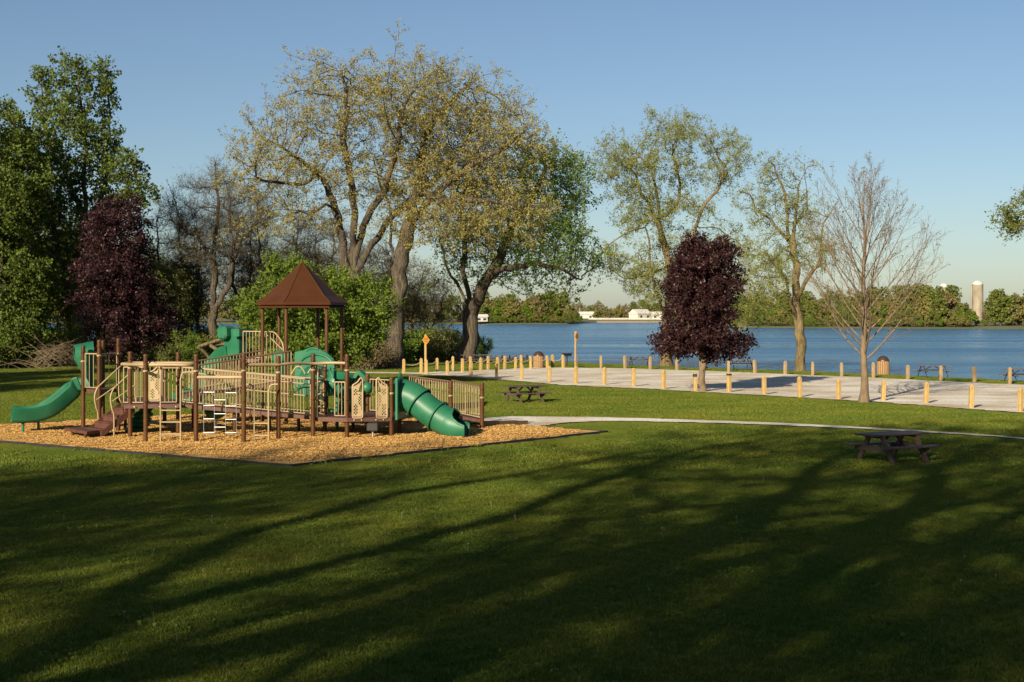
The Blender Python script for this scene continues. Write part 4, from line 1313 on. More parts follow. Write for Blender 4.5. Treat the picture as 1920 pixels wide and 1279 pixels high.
rowA = [(757, 700.6), (789.5, 699.5), (819, 697.3), (849, 695.5), (882, 694), (915, 693), (946.5, 691.7), (977, 690.5), (1008, 689), (1036, 688)]
rowB = [(867, 699.2), (901, 697), (933.5, 695), (966.5, 693.6), (995, 692.3), (1026.5, 691), (1056, 690.2)]
for rows_, nm in ((rowA, 'far'), (rowB, 'near')):
    tops = []
    for i, p in enumerate(rows_):
        post(p[0], p[1], BY, f'{ORD[i]} yellow post from the left in the {nm} roped row by the maple', f'{nm} roped row of posts')
        x, y = G(*p); tops.append(Vector((x, y, .8)))
    mb = MB(); pts = []
    for a, b in zip(tops[:-1], tops[1:]):
        for k in range(8):
            t = k / 8
            q = a.lerp(b, t); q.z -= .26 * 4 * t * (1 - t); pts.append(q)
    pts.append(tops[-1])
    mb.tube(pts, .022, 5)
    tag(mb.build('rope', M['rope']), f'grey rope sagging from post to post along the {nm} roped row', 'rope')

def pole_sign(px, py, top_py, label, rz, wood):
    x, y = G(px, py)
    e = empty('sign_post', (x, y, 0), label, 'sign', None, rz)
    h = ZW(top_py, y)
    mb = MB(); mb.tube([(0, 0, -.1), (0, 0, h - .06), (0, 0, h)], [.085, .085, .05], 8)
    mb.build('pole', M[wood], e)
    s = .36
    zc = h - .38
    b = MB().plate([(0, -s), (s * .72, 0), (0, s), (-s * .72, 0)], (0, -.115, zc), (1, 0, 0), (0, 0, 1), .04).build('sign_board', M['sign'], e)
    for k, (w, z) in enumerate(((.26, .12), (.36, .02), (.24, -.09))):
        MB().box((0, -.138, zc + z), (w, .004, .035)).build('lettering_line', M['sign_print'], b)
    return e
pole_sign(798, 702, 627, 'amber diamond sign on a yellow pole by the left end of the gravel lot', 0.25, 'yellow_wood')
pole_sign(1079, 692, 621, 'narrow amber diamond sign on a brown pole in front of the lake', 0.95, 'old_wood')

def litter_bin(px, py, label):
    x, y = G(px, py)
    e = empty('litter_bin', (x, y, 0), label, 'litter bin')
    n = 18
    MB().lathe((0, 0, 0), [(.355, .04), (.36, .86)], 20).build('liner', M['dark'], e)
    for k in range(n):
        a = 2 * math.pi * k / n
        sl = MB().box((0, 0, .45), (.035, .112, .88)).mesh('slat', M['bin_slat']) if k == 0 else sl
        link_mesh('slat', sl, e, (math.cos(a) * .39, math.sin(a) * .39, .0), (0, 0, a))
    MB().lathe((0, 0, 0), [(.42, .885), (.42, .92), (.38, 1.0), (.30, 1.12), (.2, 1.2), (.08, 1.24), (.01, 1.245)], 20).build('lid', M['bin_lid'], e)
    return e
litter_bin(1010, 689.5, 'round slatted litter bin with dark dome lid at the end of the rope posts')
litter_bin(1656, 702, 'round slatted litter bin with dome lid between the bare tree and the lake')

# standing charcoal grill
x, y = G(1063, 687)
e = empty('park_grill', (x, y, 0), 'black pedestal grill on the shore beside the brown sign pole', 'grill', None, .3)
MB().tube([(0, 0, -.05), (0, 0, .78)], .05, 8).build('pedestal', M['black_iron'], e)
mb = MB(); mb.box((0, 0, .80), (.62, .45, .03)); mb.box((0, .21, .9), (.62, .03, .22)); mb.box((-.3, 0, .9), (.03, .45, .22)); mb.box((.3, 0, .9), (.03, .45, .22)); mb.box((0, -.21, .85), (.62, .03, .10))
mb.build('fire_box', M['black_iron'], e)
gr = MB()
for k in range(9): gr.tube([(-.28, -.18 + k * .045, .98), (.28, -.18 + k * .045, .98)], .008, 4)
gr.build('grate', M['black_iron'], e)
MB().tube([(.3, -.1, .99), (.42, -.1, 1.03), (.42, .1, 1.03), (.3, .1, .99)], .014, 5).build('handle', M['black_iron'], e)

def plank_table(name, loc, rz, label, m, group=None, scale=1.0):
    """A-frame picnic table: long axis x"""
    e = empty(name, loc, label, 'picnic table', group, rz)
    e.scale = (scale,) * 3
    Lt = 1.98
    pm_ = MB().box((0, 0, 0), (Lt, .138, .045)).mesh('tabletop_plank', M[m], .006)
    for k in range(5): link_mesh('tabletop_plank', pm_, e, (0, -.296 + k * .148, .755))
    for s in (-1, 1):
        for k in range(2): link_mesh('seat_plank', pm_, e, (0, s * (.655 + (k - .5) * .148), .445))
    for sx in (-1, 1):
        x = sx * .62
        MB().beam((x, -.36, .70), (x, .36, .70), .045, .09).build('top_cleat', M[m], e)
        MB().beam((x + sx * .002, -.76, .376), (x + sx * .002, .76, .376), .045, .14).build('seat_beam', M[m], e)
        for sy in (-1, 1):
            MB().beam((x - sx * .046, sy * .70, -.02), (x - sx * .046, sy * .23, .735), .045, .14, Vector((0, 1, 0))).build('leg', M[m], e)
        MB().beam((x - sx * .09, 0, .36), (sx * .12, 0, .715), .09, .045).build('brace', M[m], e)
    return e
gx1, gy1 = G(984, 755)
plank_table('picnic_table', (gx1, gy1, 0), math.radians(30), 'dark brown plank picnic table on the sunny lawn beside the ramp', 'table_brown')
gx2, gy2 = G(1678, 868)
plank_table('picnic_table', (gx2, gy2 + .25, 0), math.radians(27), 'dark brown plank picnic table in the shade below the gravel path', 'table_brown', scale=1.02)

def pipe_table(loc, rz, label, group=None, m='table_grey', fm='black_iron'):
    e = empty('picnic_table', loc, label, 'picnic table', group, rz)
    pm_ = MB().box((0, 0, 0), (2.1, .17, .045)).mesh('tabletop_plank', M[m])
    for k in range(4): link_mesh('tabletop_plank', pm_, e, (0, -.27 + k * .18, .76))
    for s in (-1, 1): link_mesh('seat_plank', pm_, e, (0, s * .68, .45)); 
    for s in (-1, 1): link_mesh('seat_plank', pm_, e, (0, s * .86 if False else s * .505, .45)) if False else None
    for sx in (-1, 1):
        x = sx * .7
        mb = MB()
        for s in (-1, 1):
            mb.tube(smooth_path([(x, s * .66, 0), (x, s * .60, .2), (x, s * .30, .6), (x, s * .18, .735)], 4), .03, 6)
            mb.tube([(x, s * .46, .41), (x, s * .78, .41)], .028, 6)
        mb.tube([(x, -.30, .725), (x, .30, .725)], .028, 6)
        mb.tube([(x, -.48, .41), (x, .48, .41)], .026, 6)
        mb.build('frame', M[fm], e)
        MB().tube([(x, 0, .40), (sx * .1, 0, .73)], .022, 6).build('brace', M[fm], e)
    return e
def pt(px, py, rz, label, group=None, **kw):
    x, y = G(px, py)
    return pipe_table((x, y, 0), math.radians(rz), label, group, **kw)
pt(1200, 686.5, 4, 'weathered picnic table at the water left of the purple maple')
pt(1388, 694.5, -28, 'weathered picnic table at the water right of the purple maple')
pt(1749, 708, 8, 'weathered picnic table at the water right of the litter bin and bare tree')
pt(1915, 717, 12, 'weathered picnic table cut by the right frame edge')
pt(888, 683.5, 6, 'dark picnic table behind the rope posts nearest the maple trunk', 'dark tables behind the rope posts', m='table_brown')
pt(925, 683, -4, 'dark picnic table behind the rope posts, middle of three', 'dark tables behind the rope posts', m='table_brown')
pt(972, 683, 5, 'dark picnic table behind the rope posts beside the litter bin', 'dark tables behind the rope posts', m='table_brown')

# ------------------------------------------------------------------ farm silos and white buildings beyond the lake
def silo(px, d, w, top_py, base_py, label):
    x = XW(px, d)
    e = empty('silo', (x, d, 0), label, 'silo')
    h = ZW(top_py, d)
    r = w / 2
    MB().lathe((0, 0, 0), [(r, -.3), (r, h - r * .75)], 24).build('shaft', M['concrete'], e)
    MB().lathe((0, 0, 0), [(r * 1.03, h - r * .75), (r * .95, h - r * .5), (r * .7, h - r * .2), (r * .35, h - .1), (.1, h)], 24).build('dome', M['silo_dome'], e)
    ch = MB(); ch.tube([(-r - .5, -.5, 0), (-r - .5, -.5, h - r * .8)], .45, 8); ch.build('chute', M['concrete'], e)
    rn = MB()
    for k in range(14): 
        z = .8 + k * (h - r - 1) / 14
        rn.lathe((0, 0, z), [(r * 1.003, 0), (r * 1.012, .06), (r * 1.003, .12)], 24)
    rn.build('hoop', M['concrete'], e)
silo(1833, 760, 5.8, 526, 596, 'tall concrete silo with pale dome beyond the lake')
silo(1770, 790, 5.0, 531, 596, 'silo whose pale dome just shows above the far trees')
def far_house(px, d, w, dep, wall, roof, rz, label, name='farm_building'):
    e = empty(name, (XW(px, d), d, .4), label, 'building', None, rz)
    MB().box((0, 0, wall / 2), (w, dep, wall)).build('wall', M['white'], e)
    V = [(-w / 2 - .5, -dep / 2 - .5, wall), (w / 2 + .5, -dep / 2 - .5, wall), (w / 2 + .5, dep / 2 + .5, wall), (-w / 2 - .5, dep / 2 + .5, wall), (-w / 2 - .5, 0, wall + roof), (w / 2 + .5, 0, wall + roof)]
    MB().add(V, [(0, 1, 5, 4), (2, 3, 4, 5), (0, 4, 3), (1, 2, 5), (3, 2, 1, 0)]).build('roof', M['house_roof'], e)
    for k in range(max(2, int(w / 6))):
        x = -w / 2 + (k + .5) * w / max(2, int(w / 6))
        MB().box((x, -dep / 2 - .03, wall * .5), (1.6, .12, wall * .5)).build('window', M['window'], e)
    return e
far_house(1200, 1000, 12, 10, 4.2, 3.2, .6, 'white gabled building on the field beyond the lake')
far_house(1226, 1040, 19, 9, 3.6, 2.2, .1, 'long white low building right of the gabled one beyond the lake')
far_house(1098, 1120, 14, 9, 3.6, 2.4, .0, 'small pale shed at the left end of the far field', 'shed')
far_house(902, 744.5, 6, 5, 2.4, 1.4, .2, 'small white boathouse at the far shore behind the maple trunk', 'boathouse')
e = empty('white_fence', (XW(1165, 960), 960, .35), 'long white board fence in front of the white buildings beyond the lake', 'fence')
wf = [XW(px, 960) - XW(1165, 960) for px in range(1104, 1252, 7)]
fb = MB().box((0, 0, .75), (.25, .25, 1.5)).mesh('post', M['white'])
for x in wf: link_mesh('post', fb, e, (x, 0, 0))
L_f = wf[-1] - wf[0]
for z in (.45, .85, 1.25): MB().box(((wf[0] + wf[-1]) / 2, -.15, z), (L_f, .08, .3)).build('board', M['white'], e)

# dandelion clocks and stalks in the near lawn
mb = MB(); rd = random.Random(8)
for k in range(30):
    y = rd.uniform(17, 34); x = rd.uniform(-.33, .34) * y; hh = rd.uniform(.10, .2)
    tl = rd.uniform(-.05, .05)
    mb.tube([(x, y, 0), (x + tl, y, hh)], .004, 3, cap=False)
    if rd.random() < .6: mb.lathe((x + tl, y, hh), [(.004, -.012), (.013, -.005), (.013, .007), (.004, .014)], 6)
tag(mb.build('dandelions', mat('dandelion_fluff', (.22, .21, .16), .9)), 'scattered pale dandelion heads standing above the mown lawn', 'dandelions', kind='stuff')

# broad-leaved weeds and clover standing in the turf
rgw = np.random.default_rng(77)
wc = []
for k in range(170):
    y = rgw.uniform(15.5, 44) ; x = rgw.uniform(-.36, .37) * y
    if inside(BED, [x], [y])[0]: continue
    n = rgw.integers(10, 40); r_ = rgw.uniform(.06, .28)
    q = rgw.normal(size=(n, 3)) * np.array([r_, r_, .012]); q[:, 2] = np.abs(q[:, 2]) + .045
    wc.append(q + np.array([x, y, 0]))
wme = leaf_quads('clover', np.concatenate(wc), 0.055, rgw, leaf_mat('clover_leaf', (0.06, 0.10, 0.010), (0.12, 0.165, 0.022), .3, .8), .5, .8)
tag(link_mesh('clover', wme), 'scattered clover and broad-leaved weeds in the near lawn', 'weeds', kind='stuff')

# ================================================================== THE PLAY STRUCTURE
ROOT = Vector((XW(450, 46.5), 46.5, 0))
play = empty('play_structure', ROOT, 'large brown, tan and green play structure with pavilion roof and slides on wood chips', 'play structure')
def part(mb, name, m, parent=None, bevel=0.0):
    """mesh given in world coordinates, hung under the structure or under one of its parts"""
    o = mb.build(name, M[m], parent or play, (-ROOT) if parent is None else (0, 0, 0), bevel)
    return o
def W2(px, d): return Vector((XW(px, d), d, 0))
def cyl(px, d, top, r=.071, bot=-.1):
    q = W2(px, d)
    mb = MB(); mb.tube([(q.x, q.y, bot), (q.x, q.y, top)], r, 12)
    return mb
def post_(px, d, top_py=None, top=None, r=.071):
    h = ZW(top_py, d) if top is None else top
    mb = cyl(px, d, h, r)
    q = W2(px, d)
    mb.lathe((q.x, q.y, 0), [(r * 1.08, h - .03), (r * 1.08, h + .01), (r * .6, h + .035)], 12)
    o = part(mb, 'post', 'post')
    # clamps where rails and decks are bolted on
    for z in (h - .22, h - .52, h - 1.45):
        if z > .3:
            k = MB(); k.lathe((q.x, q.y, z), [(r * 1.02, 0), (r * 1.16, .008), (r * 1.16, .052), (r * 1.02, .06)], 12)
            k.box((q.x, q.y - r * 1.2, z + .03), (.035, .03, .045))
            part(k, 'clamp', 'tan' if z == h - .52 else 'post', o)
    return o

# posts
for a in [(156, 47.5, 650), (186, 46.9, 639), (222, 47.9, 636), (193, 48.5, 640),
          (244, 45.2, 661), (273, 43.7, 666), (334, 46.2, 662), (308.5, 48.9, 687), (367.5, 43.7, 666), (457, 43.6, 665), (522, 44.4, 669), (587, 45.4, 665),
          (609, 47, 684), (650.6, 45.3, 665.6), (689, 48, 703), (734, 45.6, 709), (749.6, 46.8, 704), (845, 50.3, 716), (904, 49.2, 719)]:
    post_(*a)
for a in [(362, 48.4, 1.0), (440, 46.0, .85), (505, 47.3, .75), (662, 47.8, .6), (560, 47.4, .7), (235, 48.2, 1.1), (447, 53.7, 2.3), (400, 50.8, 1.1), (470, 50.9, 1.4), (790, 51.0, .5)]:
    part(cyl(a[0], a[1], a[2], .055), 'support_leg', 'post')

def rail(A, B, za, zb, h, spacing=.105, top_m='tan', r_top=.024, r_bot=.02, r_bar=.0115, double=False, mid=None, cap_ends=True):
    """railing panel between two points; bars are shared copies"""
    A, B = Vector(A), Vector(B)
    mb = MB()
    a0, b0 = Vector((A.x, A.y, za + .06)), Vector((B.x, B.y, zb + .06))
    up = Vector((0, 0, h - .06))
    mb.tube([a0, b0], r_bot, 6)
    if top_m == 'tan': mb.tube([a0 + up, b0 + up], r_top, 7)
    if double: mb.tube([a0 + up * .86, b0 + up * .86], r_bot, 6)
    if mid: mb.tube([a0 + up * mid, b0 + up * mid], r_bot, 6)
    if cap_ends:
        mb.tube([a0, a0 + up], r_bot, 6); mb.tube([b0, b0 + up], r_bot, 6)
    o = part(mb, 'railing', 'tan')
    if top_m != 'tan': part(MB().tube([a0 + up, b0 + up], r_top, 8), 'handrail', top_m, o)
    n = max(1, int((B - A).length / spacing))
    bm_ = MB().tube([(0, 0, 0), (0, 0, h - .06)], r_bar, 5, cap=False).mesh('bar', M['tan'])
    for k in range(1, n):
        link_mesh('bar', bm_, o, a0.lerp(b0, k / n))
    return o

def deck(pts, z, th=.12, name='deck', m='deck'):
    """pts: (px, d) counter-clockwise from above"""
    poly = [(W2(*p).x, p[1]) for p in pts]
    ar = sum(poly[i][0] * poly[(i + 1) % len(poly)][1] - poly[(i + 1) % len(poly)][0] * poly[i][1] for i in range(len(poly)))
    zz = z if isinstance(z, list) else [z] * len(poly)
    if ar < 0: poly.reverse(); zz = list(reversed(zz))
    return part(MB().prism(poly, [q - th for q in zz], zz), name, m)

# slide tower, entrance deck, bridge and round deck
deck([(158, 47.6), (187, 47.0), (220, 47.9), (192, 48.4)], 1.52, .12)
deck([(232, 45.1), (338, 45.3), (338, 47.4), (308, 48.8), (228, 48.2)], 1.15, .13)
deck([(338, 45.75), (584, 45.75), (584, 47.25), (338, 47.25)], [1.13, .74, .74, 1.13], .12, 'bridge_deck')
deck([(584, 45.6), (650, 45.15), (735, 45.5), (752, 46.9), (690, 48.1), (584, 47.5)], .72, .13)
# deck seams and bolts on the edges
bolt = MB().tube([(0, 0, 0), (0, -.012, 0)], .02, 8).mesh('bolt', M['steel'])
for px, z, d in ((664, .65, 45.19), (678, .65, 45.22), (705, .65, 45.34), (719, .65, 45.41), (252, 1.08, 45.08), (300, 1.08, 45.15), (330, 1.08, 45.2)):
    link_mesh('bolt', bolt, play, Vector((XW(px, d), d - .02, z)) - ROOT)

# railings
rail(W2(160, 47.45), W2(183, 46.98), 1.52, 1.52, 1.18, .2)
rail(W2(190, 47.0), W2(219, 47.82), 1.52, 1.52, 1.18, .3)
rail(W2(232, 45.2), W2(271, 45.2), 1.15, 1.15, 1.18, .115)
rail(W2(302, 45.3), W2(331, 45.4), 1.15, 1.15, 1.15, .115)
rail(W2(236, 48.2), W2(304, 48.8), 1.15, 1.15, 1.15, .13)
rail(W2(343, 45.8), W2(455, 45.8), 1.13, .955, 1.17, .105, double=True)
rail(W2(459, 45.8), W2(582, 45.8), .95, .74, 1.17, .105, double=True, mid=.52)
rail(W2(343, 47.2), W2(582, 47.2), 1.12, .74, 1.15, .105)
rail(W2(594, 46.2), W2(607, 46.9), .74, .74, 1.1, .12, mid=.45)
rail(W2(628, 45.35), W2(647, 45.25), .72, .72, 1.13, .11)
rail(W2(694, 48.0), W2(732, 47.4), .72, .72, 1.1, .12)
# long ramp behind, rising to the pavilion
rail(W2(372, 49.4), W2(546, 50.6), 1.22, 1.68, 1.02, .115, 'rail_brown', .03)
rail(W2(335, 50.8), W2(497, 52.0), 1.22, 1.68, 1.02, .115, 'rail_brown', .03)
deck([(335, 49.4), (546, 50.6), (546, 52.0), (335, 50.8)], [1.2, 1.68, 1.68, 1.2], .12, 'ramp_deck')
# right-hand ramp to the gravel path
rail(W2(768, 51.2), W2(843, 50.35), .66, .52, 1.12, .09, 'rail_brown', .03)
rail(W2(847, 50.3), W2(901, 49.25), .52, .38, 1.16, .09, 'rail_brown', .03)
rail(W2(780, 52.6), W2(905, 51.1), .62, .34, 1.0, .14, 'rail_brown', .028)
deck([(690, 48.1), (752, 46.95), (770, 51.2), (768, 52.6)], .7, .11, 'ramp_deck')
deck([(768, 51.2), (904, 49.3), (908, 51.2), (770, 52.6)], [.66, .36, .36, .66], .11, 'ramp_deck')
a, b = W2(907, 49.5), W2(988, 51.7)
ed = MB(); ed.beam(a + Vector((0, 0, .17)), b + Vector((0, 0, .02)), .09, .26); part(ed, 'ramp_kerb_board', 'ramp_wood')

# stairs at the left
s0 = W2(176, 45.5); s1 = s0 + Vector((.84, .80, 0))
ax = (s1 - s0); run = ax.length; ax.normalize(); sd = Vector((-ax.y, ax.x, 0))
n = 4
for k in range(n):
    z = .33 + k * (.82 / n)
    c = s0 + ax * (run * (k + .5) / n)
    mb = MB(); mb.beam(c - sd * .48 + Vector((0, 0, z)), c + sd * .48 + Vector((0, 0, z)), run / n + .03, .045)
    mb.beam(c - ax * (run / n / 2) - sd * .478 + Vector((0, 0, z - .10)), c - ax * (run / n / 2) + sd * .478 + Vector((0, 0, z - .10)), .03, .19)
    part(mb, 'step', 'deck')
for q in (-.50, .50):
    mb = MB()
    a, b = s0 + sd * q, s1 + sd * q
    V = [a + Vector((0, 0, .10)), b + Vector((0, 0, .82)), b + Vector((0, 0, 1.10)), a + Vector((0, 0, .30))]
    off = sd * .02
    mb.add([v - off for v in V] + [v + off for v in V], [(0, 1, 2, 3), (7, 6, 5, 4), (0, 4, 5, 1), (1, 5, 6, 2), (2, 6, 7, 3), (3, 7, 4, 0)])
    part(mb, 'stringer', 'deck')
lp = [(121, 46.2), (163, 44.6), (192, 45.3), (158, 46.6)]
deck(lp, .33, .09, 'transfer_step')
for p in ((160, 44.85), (186, 45.4), (136, 46.0)): part(cyl(p[0], p[1], .26, .05), 'step_leg', 'post')
for q, foot in ((-.53, 191), (.53, 161)):
    o_ = sd * q
    f = s0 + ax * .42 + o_
    t = s1 + o_
    mb = MB()
    mb.tube(smooth_path([f + Vector((0, 0, 0)), f + Vector((0, 0, .75)), f + Vector((0, 0, 1.0)) - ax * .07, f + Vector((0, 0, 1.35)) - ax * .12, f + Vector((0, 0, 1.62)) - ax * .02, f + Vector((0, 0, 1.78)) + ax * .16, t + Vector((0, 0, 2.26)), t + Vector((0, 0, 2.3)) + ax * .06], 5), .025, 7)
    mb.tube([f + Vector((0, 0, 1.22)) - ax * .08, t + Vector((0, 0, 1.72)), t + Vector((0, 0, 2.26))], .022, 6)
    mb.tube(smooth_path([t + Vector((0, 0, 2.26)), t + Vector((0, 0, 1.4)), t + Vector((0, 0, 1.15)) + ax * .06, t + Vector((0, 0, 1.1)) + ax * .14], 4), .022, 6)
    part(mb, 'stair_handrail', 'tan')

# overhead loop and bars
def bar(pts, r, name='overhead_bar', m='tan', n=5, closed=False, parent=None):
    q = smooth_path(pts, n) if n else pts
    return part(MB().tube(q, r, 8), name, m, parent)
def at(px, py, d): return P(px, py, d)
loop = [at(229, 683, 45.6), at(244, 683.5, 44.9), at(272, 684, 43.85), at(320, 684, 43.75), at(352, 684.5, 43.8), at(364, 683.5, 44.3), at(352, 681.5, 45.6), at(334, 681, 46.0), at(290, 681, 46.2), at(250, 681, 46.1)]
lo = MB(); lo.tube(smooth_path(loop + [loop[0]], 5), .055, 8); part(lo, 'overhead_loop', 'tan')
bar([at(279, 684, 43.9), at(281, 679, 43.95), at(286, 677, 44), at(291, 679, 44), at(293, 684, 44)], .025, 'loop_handle')
bar([at(367.5, 707.5, 43.7), at(457, 707.5, 43.65)], .055, n=0)
bar([at(457, 684, 43.65), at(522, 684, 44.35)], .055, n=0)
bar([at(522, 684, 44.35), at(555, 681, 44.8), at(587, 682, 45.3), at(618, 680.5, 45.4), at(650, 681, 45.3)], .05)
# ladders
def ladder(pxa, pxb, d, top_py, posts, rung_py):
    mb = MB()
    for px, pp in ((pxa, posts[0]), (pxb, posts[1])):
        q = [at(px, 833, d), at(px, top_py + 14, d)]
        q[0].z = -.05
        if pp is not None:
            s = 1 if pp > px else -1
            q += [at(px + s * 3, top_py + 3, d), at(px + s * 9, top_py, d), at(pp, top_py - .5, d)]
            q = [q[0]] + smooth_path(q[1:], 4)
        mb.tube(q, .026, 7)
    o = part(mb, 'ladder', 'tan')
    for py in rung_py:
        part(MB().tube([at(pxa, py, d), at(pxb, py, d)], .024, 6), 'rung', 'tan', o)
ladder(301, 338.5, 43.95, 698, (None, 366), (769.5, 791.5, 814))
ladder(476.5, 503.5, 43.95, 721, (458, 521), (794, 816.5))
bar([at(301, 820, 43.95), at(301, 700, 43.95), at(303, 692, 44.3), at(303, 690, 45.2)], .024, 'ladder_grip')
# chain climber
d = 43.68
ch = MB()
for px in (382, 402, 423, 443): ch.tube([at(px, 708, d), at(px, 815, d)], .008, 5)
chain = part(ch, 'chain_climber', 'steel')
for k, (pa, pb, py) in enumerate(((382, 402, 735.5), (423, 443, 736.5), (402, 423, 750), (382, 402, 760.5), (423, 443, 761.5), (402, 423, 776), (382, 402, 785.5), (423, 443, 786.5), (402, 423, 801), (382, 402, 811.5), (423, 443, 811.5))):
    part(MB().tube([at(pa, py, d - .01), at(pb, py, d - .01)], .021, 6), 'rung', 'steel', chain)
# arched hand loops above the bridge rails, crooked branch-like climber on the corner post
for c in (559, 589):
    bar([at(c - 13, 702, 45.8), at(c - 5, 690, 45.8), at(c + 2, 687.5, 45.8), at(c + 8, 691, 45.8), at(c + 14, 703, 45.8)], .024, 'hand_loop')
pl = [at(593, 684, 45.55), at(596, 700, 45.5), at(594, 740, 45.5), at(594, 776, 45.5), at(594, 783, 45.5)]
pole = part(MB().tube(pl, .03, 8), 'climber_pole', 'tan')
hel = []
for k in range(60):
    a = k * .42; z = k / 59
    q = at(600, 686 + 92 * z, 45.75) + Vector((math.cos(a) * .17, math.sin(a) * .17, 0)); hel.append(q)
part(MB().tube(hel, .022, 6), 'spiral_rung', 'tan', pole)
for py in (695, 712, 730, 748, 766):
    part(MB().tube([at(590, py, 45.5), at(608, py - 1, 46.2)], .02, 6), 'rung', 'tan', pole)

# panels with pierced pattern
def pierced(px0, px1, py0, py1, d, d2, shape):
    nx, nz = 16, 52
    A, B = at(px0, py1, d), at(px1, py1, d2)
    h = ZW(py0, d) - ZW(py1, d)
    ux = (B - A); w = ux.length; ux.normalize()
    mb = MB(); th = Vector((ux.y, -ux.x, 0)) * .016
    def keep(i, j):
        u, v = (i + .5) / nx, (j + .5) / nz
        if shape: u = 1 - u
        top = .80 + .17 * u * u
        if v > top or v < .03: return False
        # wavy edge: open bites at the upper and lower corners
        edge = .72 + .20 * math.sin(v * 7.2 + .6)
        if u > edge and not (.26 < v < .66): return False
        dots = ((i // 2) + (j // 2)) % 2 == 0
        lens = (u - 1.0) ** 2 / .20 + (v - .46) ** 2 / .040 < 1
        side = .10 < u < .48 and (.08 < v < .34 or .58 < v < .74)
        return not (dots and (lens or side))
    for i in range(nx):
        for j in range(nz):
            if not keep(i, j): continue
            a = A + ux * (w * i / nx) + Vector((0, 0, h * j / nz))
            dx = ux * (w / nx); dz = Vector((0, 0, h / nz))
            q = [a, a + dx, a + dx + dz, a + dz]
            mb.add([p - th for p in q] + [p + th for p in q], [(0, 1, 2, 3), (7, 6, 5, 4), (0, 4, 5, 1), (1, 5, 6, 2), (2, 6, 7, 3), (3, 7, 4, 0)])
    o = part(mb, 'pierced_panel', 'tan')
    ou = [(.12, 0), (.88, 0), (.97, .02), (1, .06), (1, .94), (.95, .985), (.84, 1.01), (.72, .985), (.5, .90), (.2, .85), (.05, .83), (0, .80), (0, .06), (.03, .02)]
    fr = [A + ux * (w * ((1 - a) if shape else a)) + Vector((0, 0, h * b)) for a, b in ou]
    part(MB().tube(fr, .026, 7, closed=True), 'panel_frame', 'tan', o)
pierced(661, 680, 709, 784, 45.2, 45.25, 0)
pierced(706, 726, 709, 784, 45.35, 45.45, 1)
pierced(280, 300, 687, 752, 45.25, 45.25, 0)

# pavilion: six posts and a hexagonal hip roof
pc = W2(567, 52.0)
def hexpt(r, k, z): 
    a = math.radians(195 + 60 * k)
    return Vector((pc.x + r * math.cos(a), pc.y + r * math.sin(a), z))
for k in range(6):
    q = hexpt(1.44, k, 0)
    part(MB().tube([(q.x, q.y, -.1), (q.x, q.y, 4.5)], .066, 12), 'pavilion_post', 'post')
ez, az_ = 4.44, 5.92
apex = Vector((pc.x, pc.y, az_))
roof = None
for k in range(6):
    a, b = hexpt(1.66, k, ez), hexpt(1.66, k + 1, ez)
    a1, b1 = hexpt(1.30, k, ez + .24), hexpt(1.30, k + 1, ez + .24)
    lo_a, lo_b = hexpt(1.66, k, ez - .09), hexpt(1.66, k + 1, ez - .09)
    inn = hexpt(0, 0, 0)
    up = Vector((0, 0, .05))
    mb = MB()
    mb.add([lo_a, lo_b, b, a, b1, a1, apex], [(0, 1, 2, 3), (3, 2, 4, 5), (5, 4, 6)])
    mb.add([lo_a + (pc - lo_a) * .025, lo_b + (pc - lo_b) * .025, b1 - up, a1 - up, apex - up * 2], [(1, 0, 3, 2), (2, 3, 4)])
    part(mb, 'roof_panel', 'roof')
for k in range(6):
    part(MB().tube([hexpt(1.655, k, ez + .005), hexpt(1.3, k, ez + .243), apex], .018, 6), 'roof_ridge', 'roof')
deck([((hexpt(1.5, k, 0).x / hexpt(1.5, k, 0).y) * F + 960, hexpt(1.5, k, 0).y) for k in range(6)], 1.7, .13)
# upper slide platform beside the pavilion
deck([(452, 52.6), (495, 52.4), (497, 53.9), (452, 54.0)], 2.36, .12)
rail(W2(456, 52.6), W2(492, 52.3), 2.36, 2.36, 1.02, .13)
rail(W2(454, 53.9), W2(496, 53.8), 2.36, 2.36, 1.0, .15)
mb = MB()
st = [at(497, 622.5, 52.2), at(511, 622.5, 51.6), at(518, 627, 51.5), at(530, 645, 51.2), at(532, 672, 51.2)]
mb.tube(smooth_path(st, 4), .025, 7); mb.tube([at(499, 627, 52.2), at(514, 640, 51.6), at(530, 656, 51.2)], .022, 6)
for px, py in ((500, 624), (507, 624), (513, 625), (519, 630), (525, 638)): mb.tube([at(px, py, 51.7), at(px, 672, 51.7)], .013, 5)
part(mb, 'stair_handrail', 'tan')
for k in range(3): part(MB().box((XW(515 + k * 6, 52.4), 52.6, 2.15 - k * .2), (.28, .9, .05)), 'step', 'deck')

# ---- moulded green pieces
def sweep(path, prof, name, m='green', parent=None, closed_prof=True, scale=None):
    """profile (across, up) swept along a path with level cross axis"""
    path = [Vector(p) for p in path]
    V, Fc = [], []
    n = len(prof)
    for i, p in enumerate(path):
        t = (path[min(i + 1, len(path) - 1)] - path[max(i - 1, 0)]).normalized()
        x = t.cross(Vector((0, 0, 1))).normalized()
        z = x.cross(t)
        s = scale[i] if scale else 1
        V += [p + x * (a * s) + z * (b * s) for a, b in prof]
    for i in range(len(path) - 1):
        for k in range(n if closed_prof else n - 1):
            k2 = (k + 1) % n
            Fc.append((i * n + k, i * n + k2, (i + 1) * n + k2, (i + 1) * n + k))
    mb = MB(); mb.add(V, Fc, True)
    if closed_prof:
        mb.add(V[:n], [tuple(range(n))]); mb.add(V[-n:], [tuple(range(n))])
    o = part(mb, name, m, parent)
    return o
